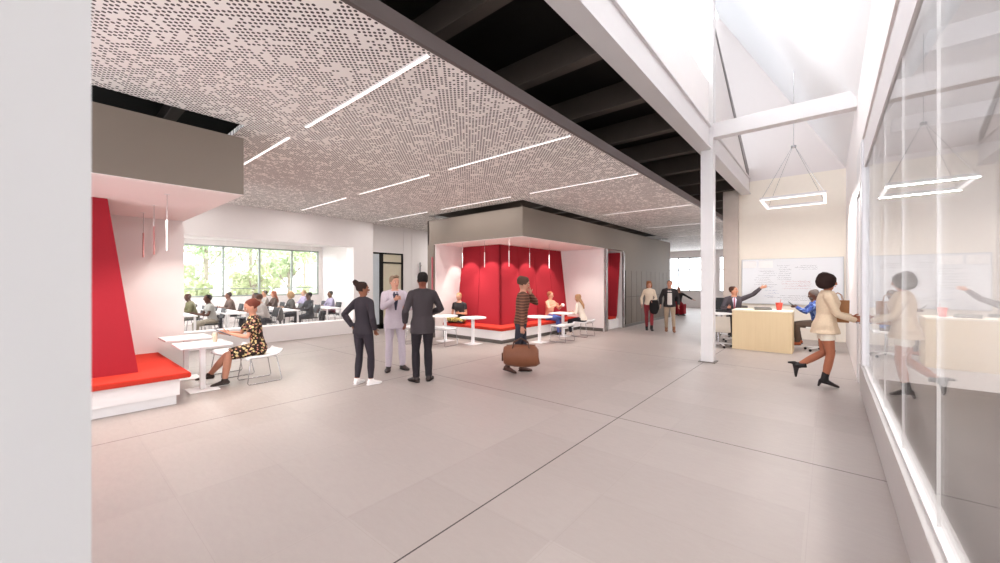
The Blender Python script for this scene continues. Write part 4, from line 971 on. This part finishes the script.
for (x0, x1, z0, z1, n, c) in ((-.85, -.25, .30, -.15, 8, 'black'), (-.62, -.2, -.18, -.42, 4, 'blue'), (-.28, .05, .45, .05, 8, 'black'), (.08, .62, .44, .34, 3, 'black'), (-.2, .5, .0, -.2, 4, 'red'), (-.55, .75, -.40, -.52, 3, 'black'), (.1, .6, -.02, -.12, 2, 'red')):
    for k in range(n):
        z = z0 + (z1-z0)*k/max(1, n-1); L_ = (x1-x0)*(.5+.5*rs.random()); scrib(ink[c], x0 + (x1-x0-L_)*rs.random(), z, L_, .014)
for c, h in (('black', '4a4a52'), ('red', 'b06060'), ('blue', '5064a0')): ink[c].build('handwriting', mat('ink_'+c, h, .8), wb)
for i, x in enumerate((-.95, -.55)):
    tag(MB().box(x-.83-.17, x-.83+.17, 13.545, 13.555, 2.0, 2.2).build('paper_sheet', mat('paper', 'f4f2f0', .8)), 'white paper sheet taped to the top of the board, ' + ('left', 'right')[i] + ' of two', 'paper', 'sheets taped on the board')

# ------------------------------------------------------------------ outdoors beyond the classroom
struct('ground_outside', MB().box(-70, -18.2, -40, 60, -.3, -.15), mat('pale_paving', 'b9b4a6', .9, var=.1, scale=.4), 'pale paving outside the windows', 'ground')
rt_ = random.Random(11)
def tree(x, y, h, r, leafcol, label):
    t = empty('tree', (x, y, -.15), label=label, cat='tree', group='trees outside the windows')
    tk = MB(); tk.tube([(0, 0, 0), (.05, .03, h*.3), (-.04, .05, h*.62)], .10, 8)
    for k in range(7):
        a = rt_.random()*6.28; z = h*(.25+.35*rt_.random()); tk.tube([(0, 0, z), (math.cos(a)*r*.6, math.sin(a)*r*.6, z+h*.2)], .035, 5)
    tk.build('trunk', mat('bark', 'a3988a', .9, var=.2), t)
    m = MB(); cl = [(rt_.gauss(0, r*.42), rt_.gauss(0, r*.42), h*.62+rt_.gauss(0, h*.18), r*(.25+.25*rt_.random())) for _ in range(16)]
    for _ in range(2600):
        cx, cy, cz, cr = rt_.choice(cl); d = V((rt_.gauss(0, 1), rt_.gauss(0, 1), rt_.gauss(0, 1))).normalized()*cr*(.6+.4*rt_.random())
        c = V((cx, cy, cz)) + d; u = V((rt_.gauss(0, 1), rt_.gauss(0, 1), rt_.gauss(0, 1))).normalized(); v = u.orthogonal().normalized(); q = .11*(.6+rt_.random()*.8)
        m.bm.faces.new([m.bm.verts.new(c + a_) for a_ in (u*q, v*q*.5, -u*q, -v*q*.5)])
    m.build('foliage', mat('leaf_'+leafcol, leafcol, .6, var=.3, scale=1.5), t)
for a in ((-25.5, 5.6, 6.4, 1.9, 'b5cba2', 'green tree outside the leftmost visible classroom window'), (-27.5, 8.3, 7.0, 2.2, 'bfd3ac', 'tall light green tree outside the second classroom window'), (-25.0, 9.6, 4.6, 1.3, 'c6d4ac', 'small yellow-green tree outside the third classroom window'),
          (-28.5, 12.0, 7.0, 2.1, 'b5cba2', 'green tree outside the rightmost classroom window'), (-24.0, 7.3, 2.5, 1.0, 'cfd6ae', 'low yellowish shrub outside the second classroom window'), (-24.5, 4.6, 2.6, 1.1, 'cbd4ae', 'low yellowish shrub outside the leftmost window'), (-31, 10, 8, 2.6, 'c6d6b8', 'distant pale green tree behind the others')):
    tree(*a)
bake_all()
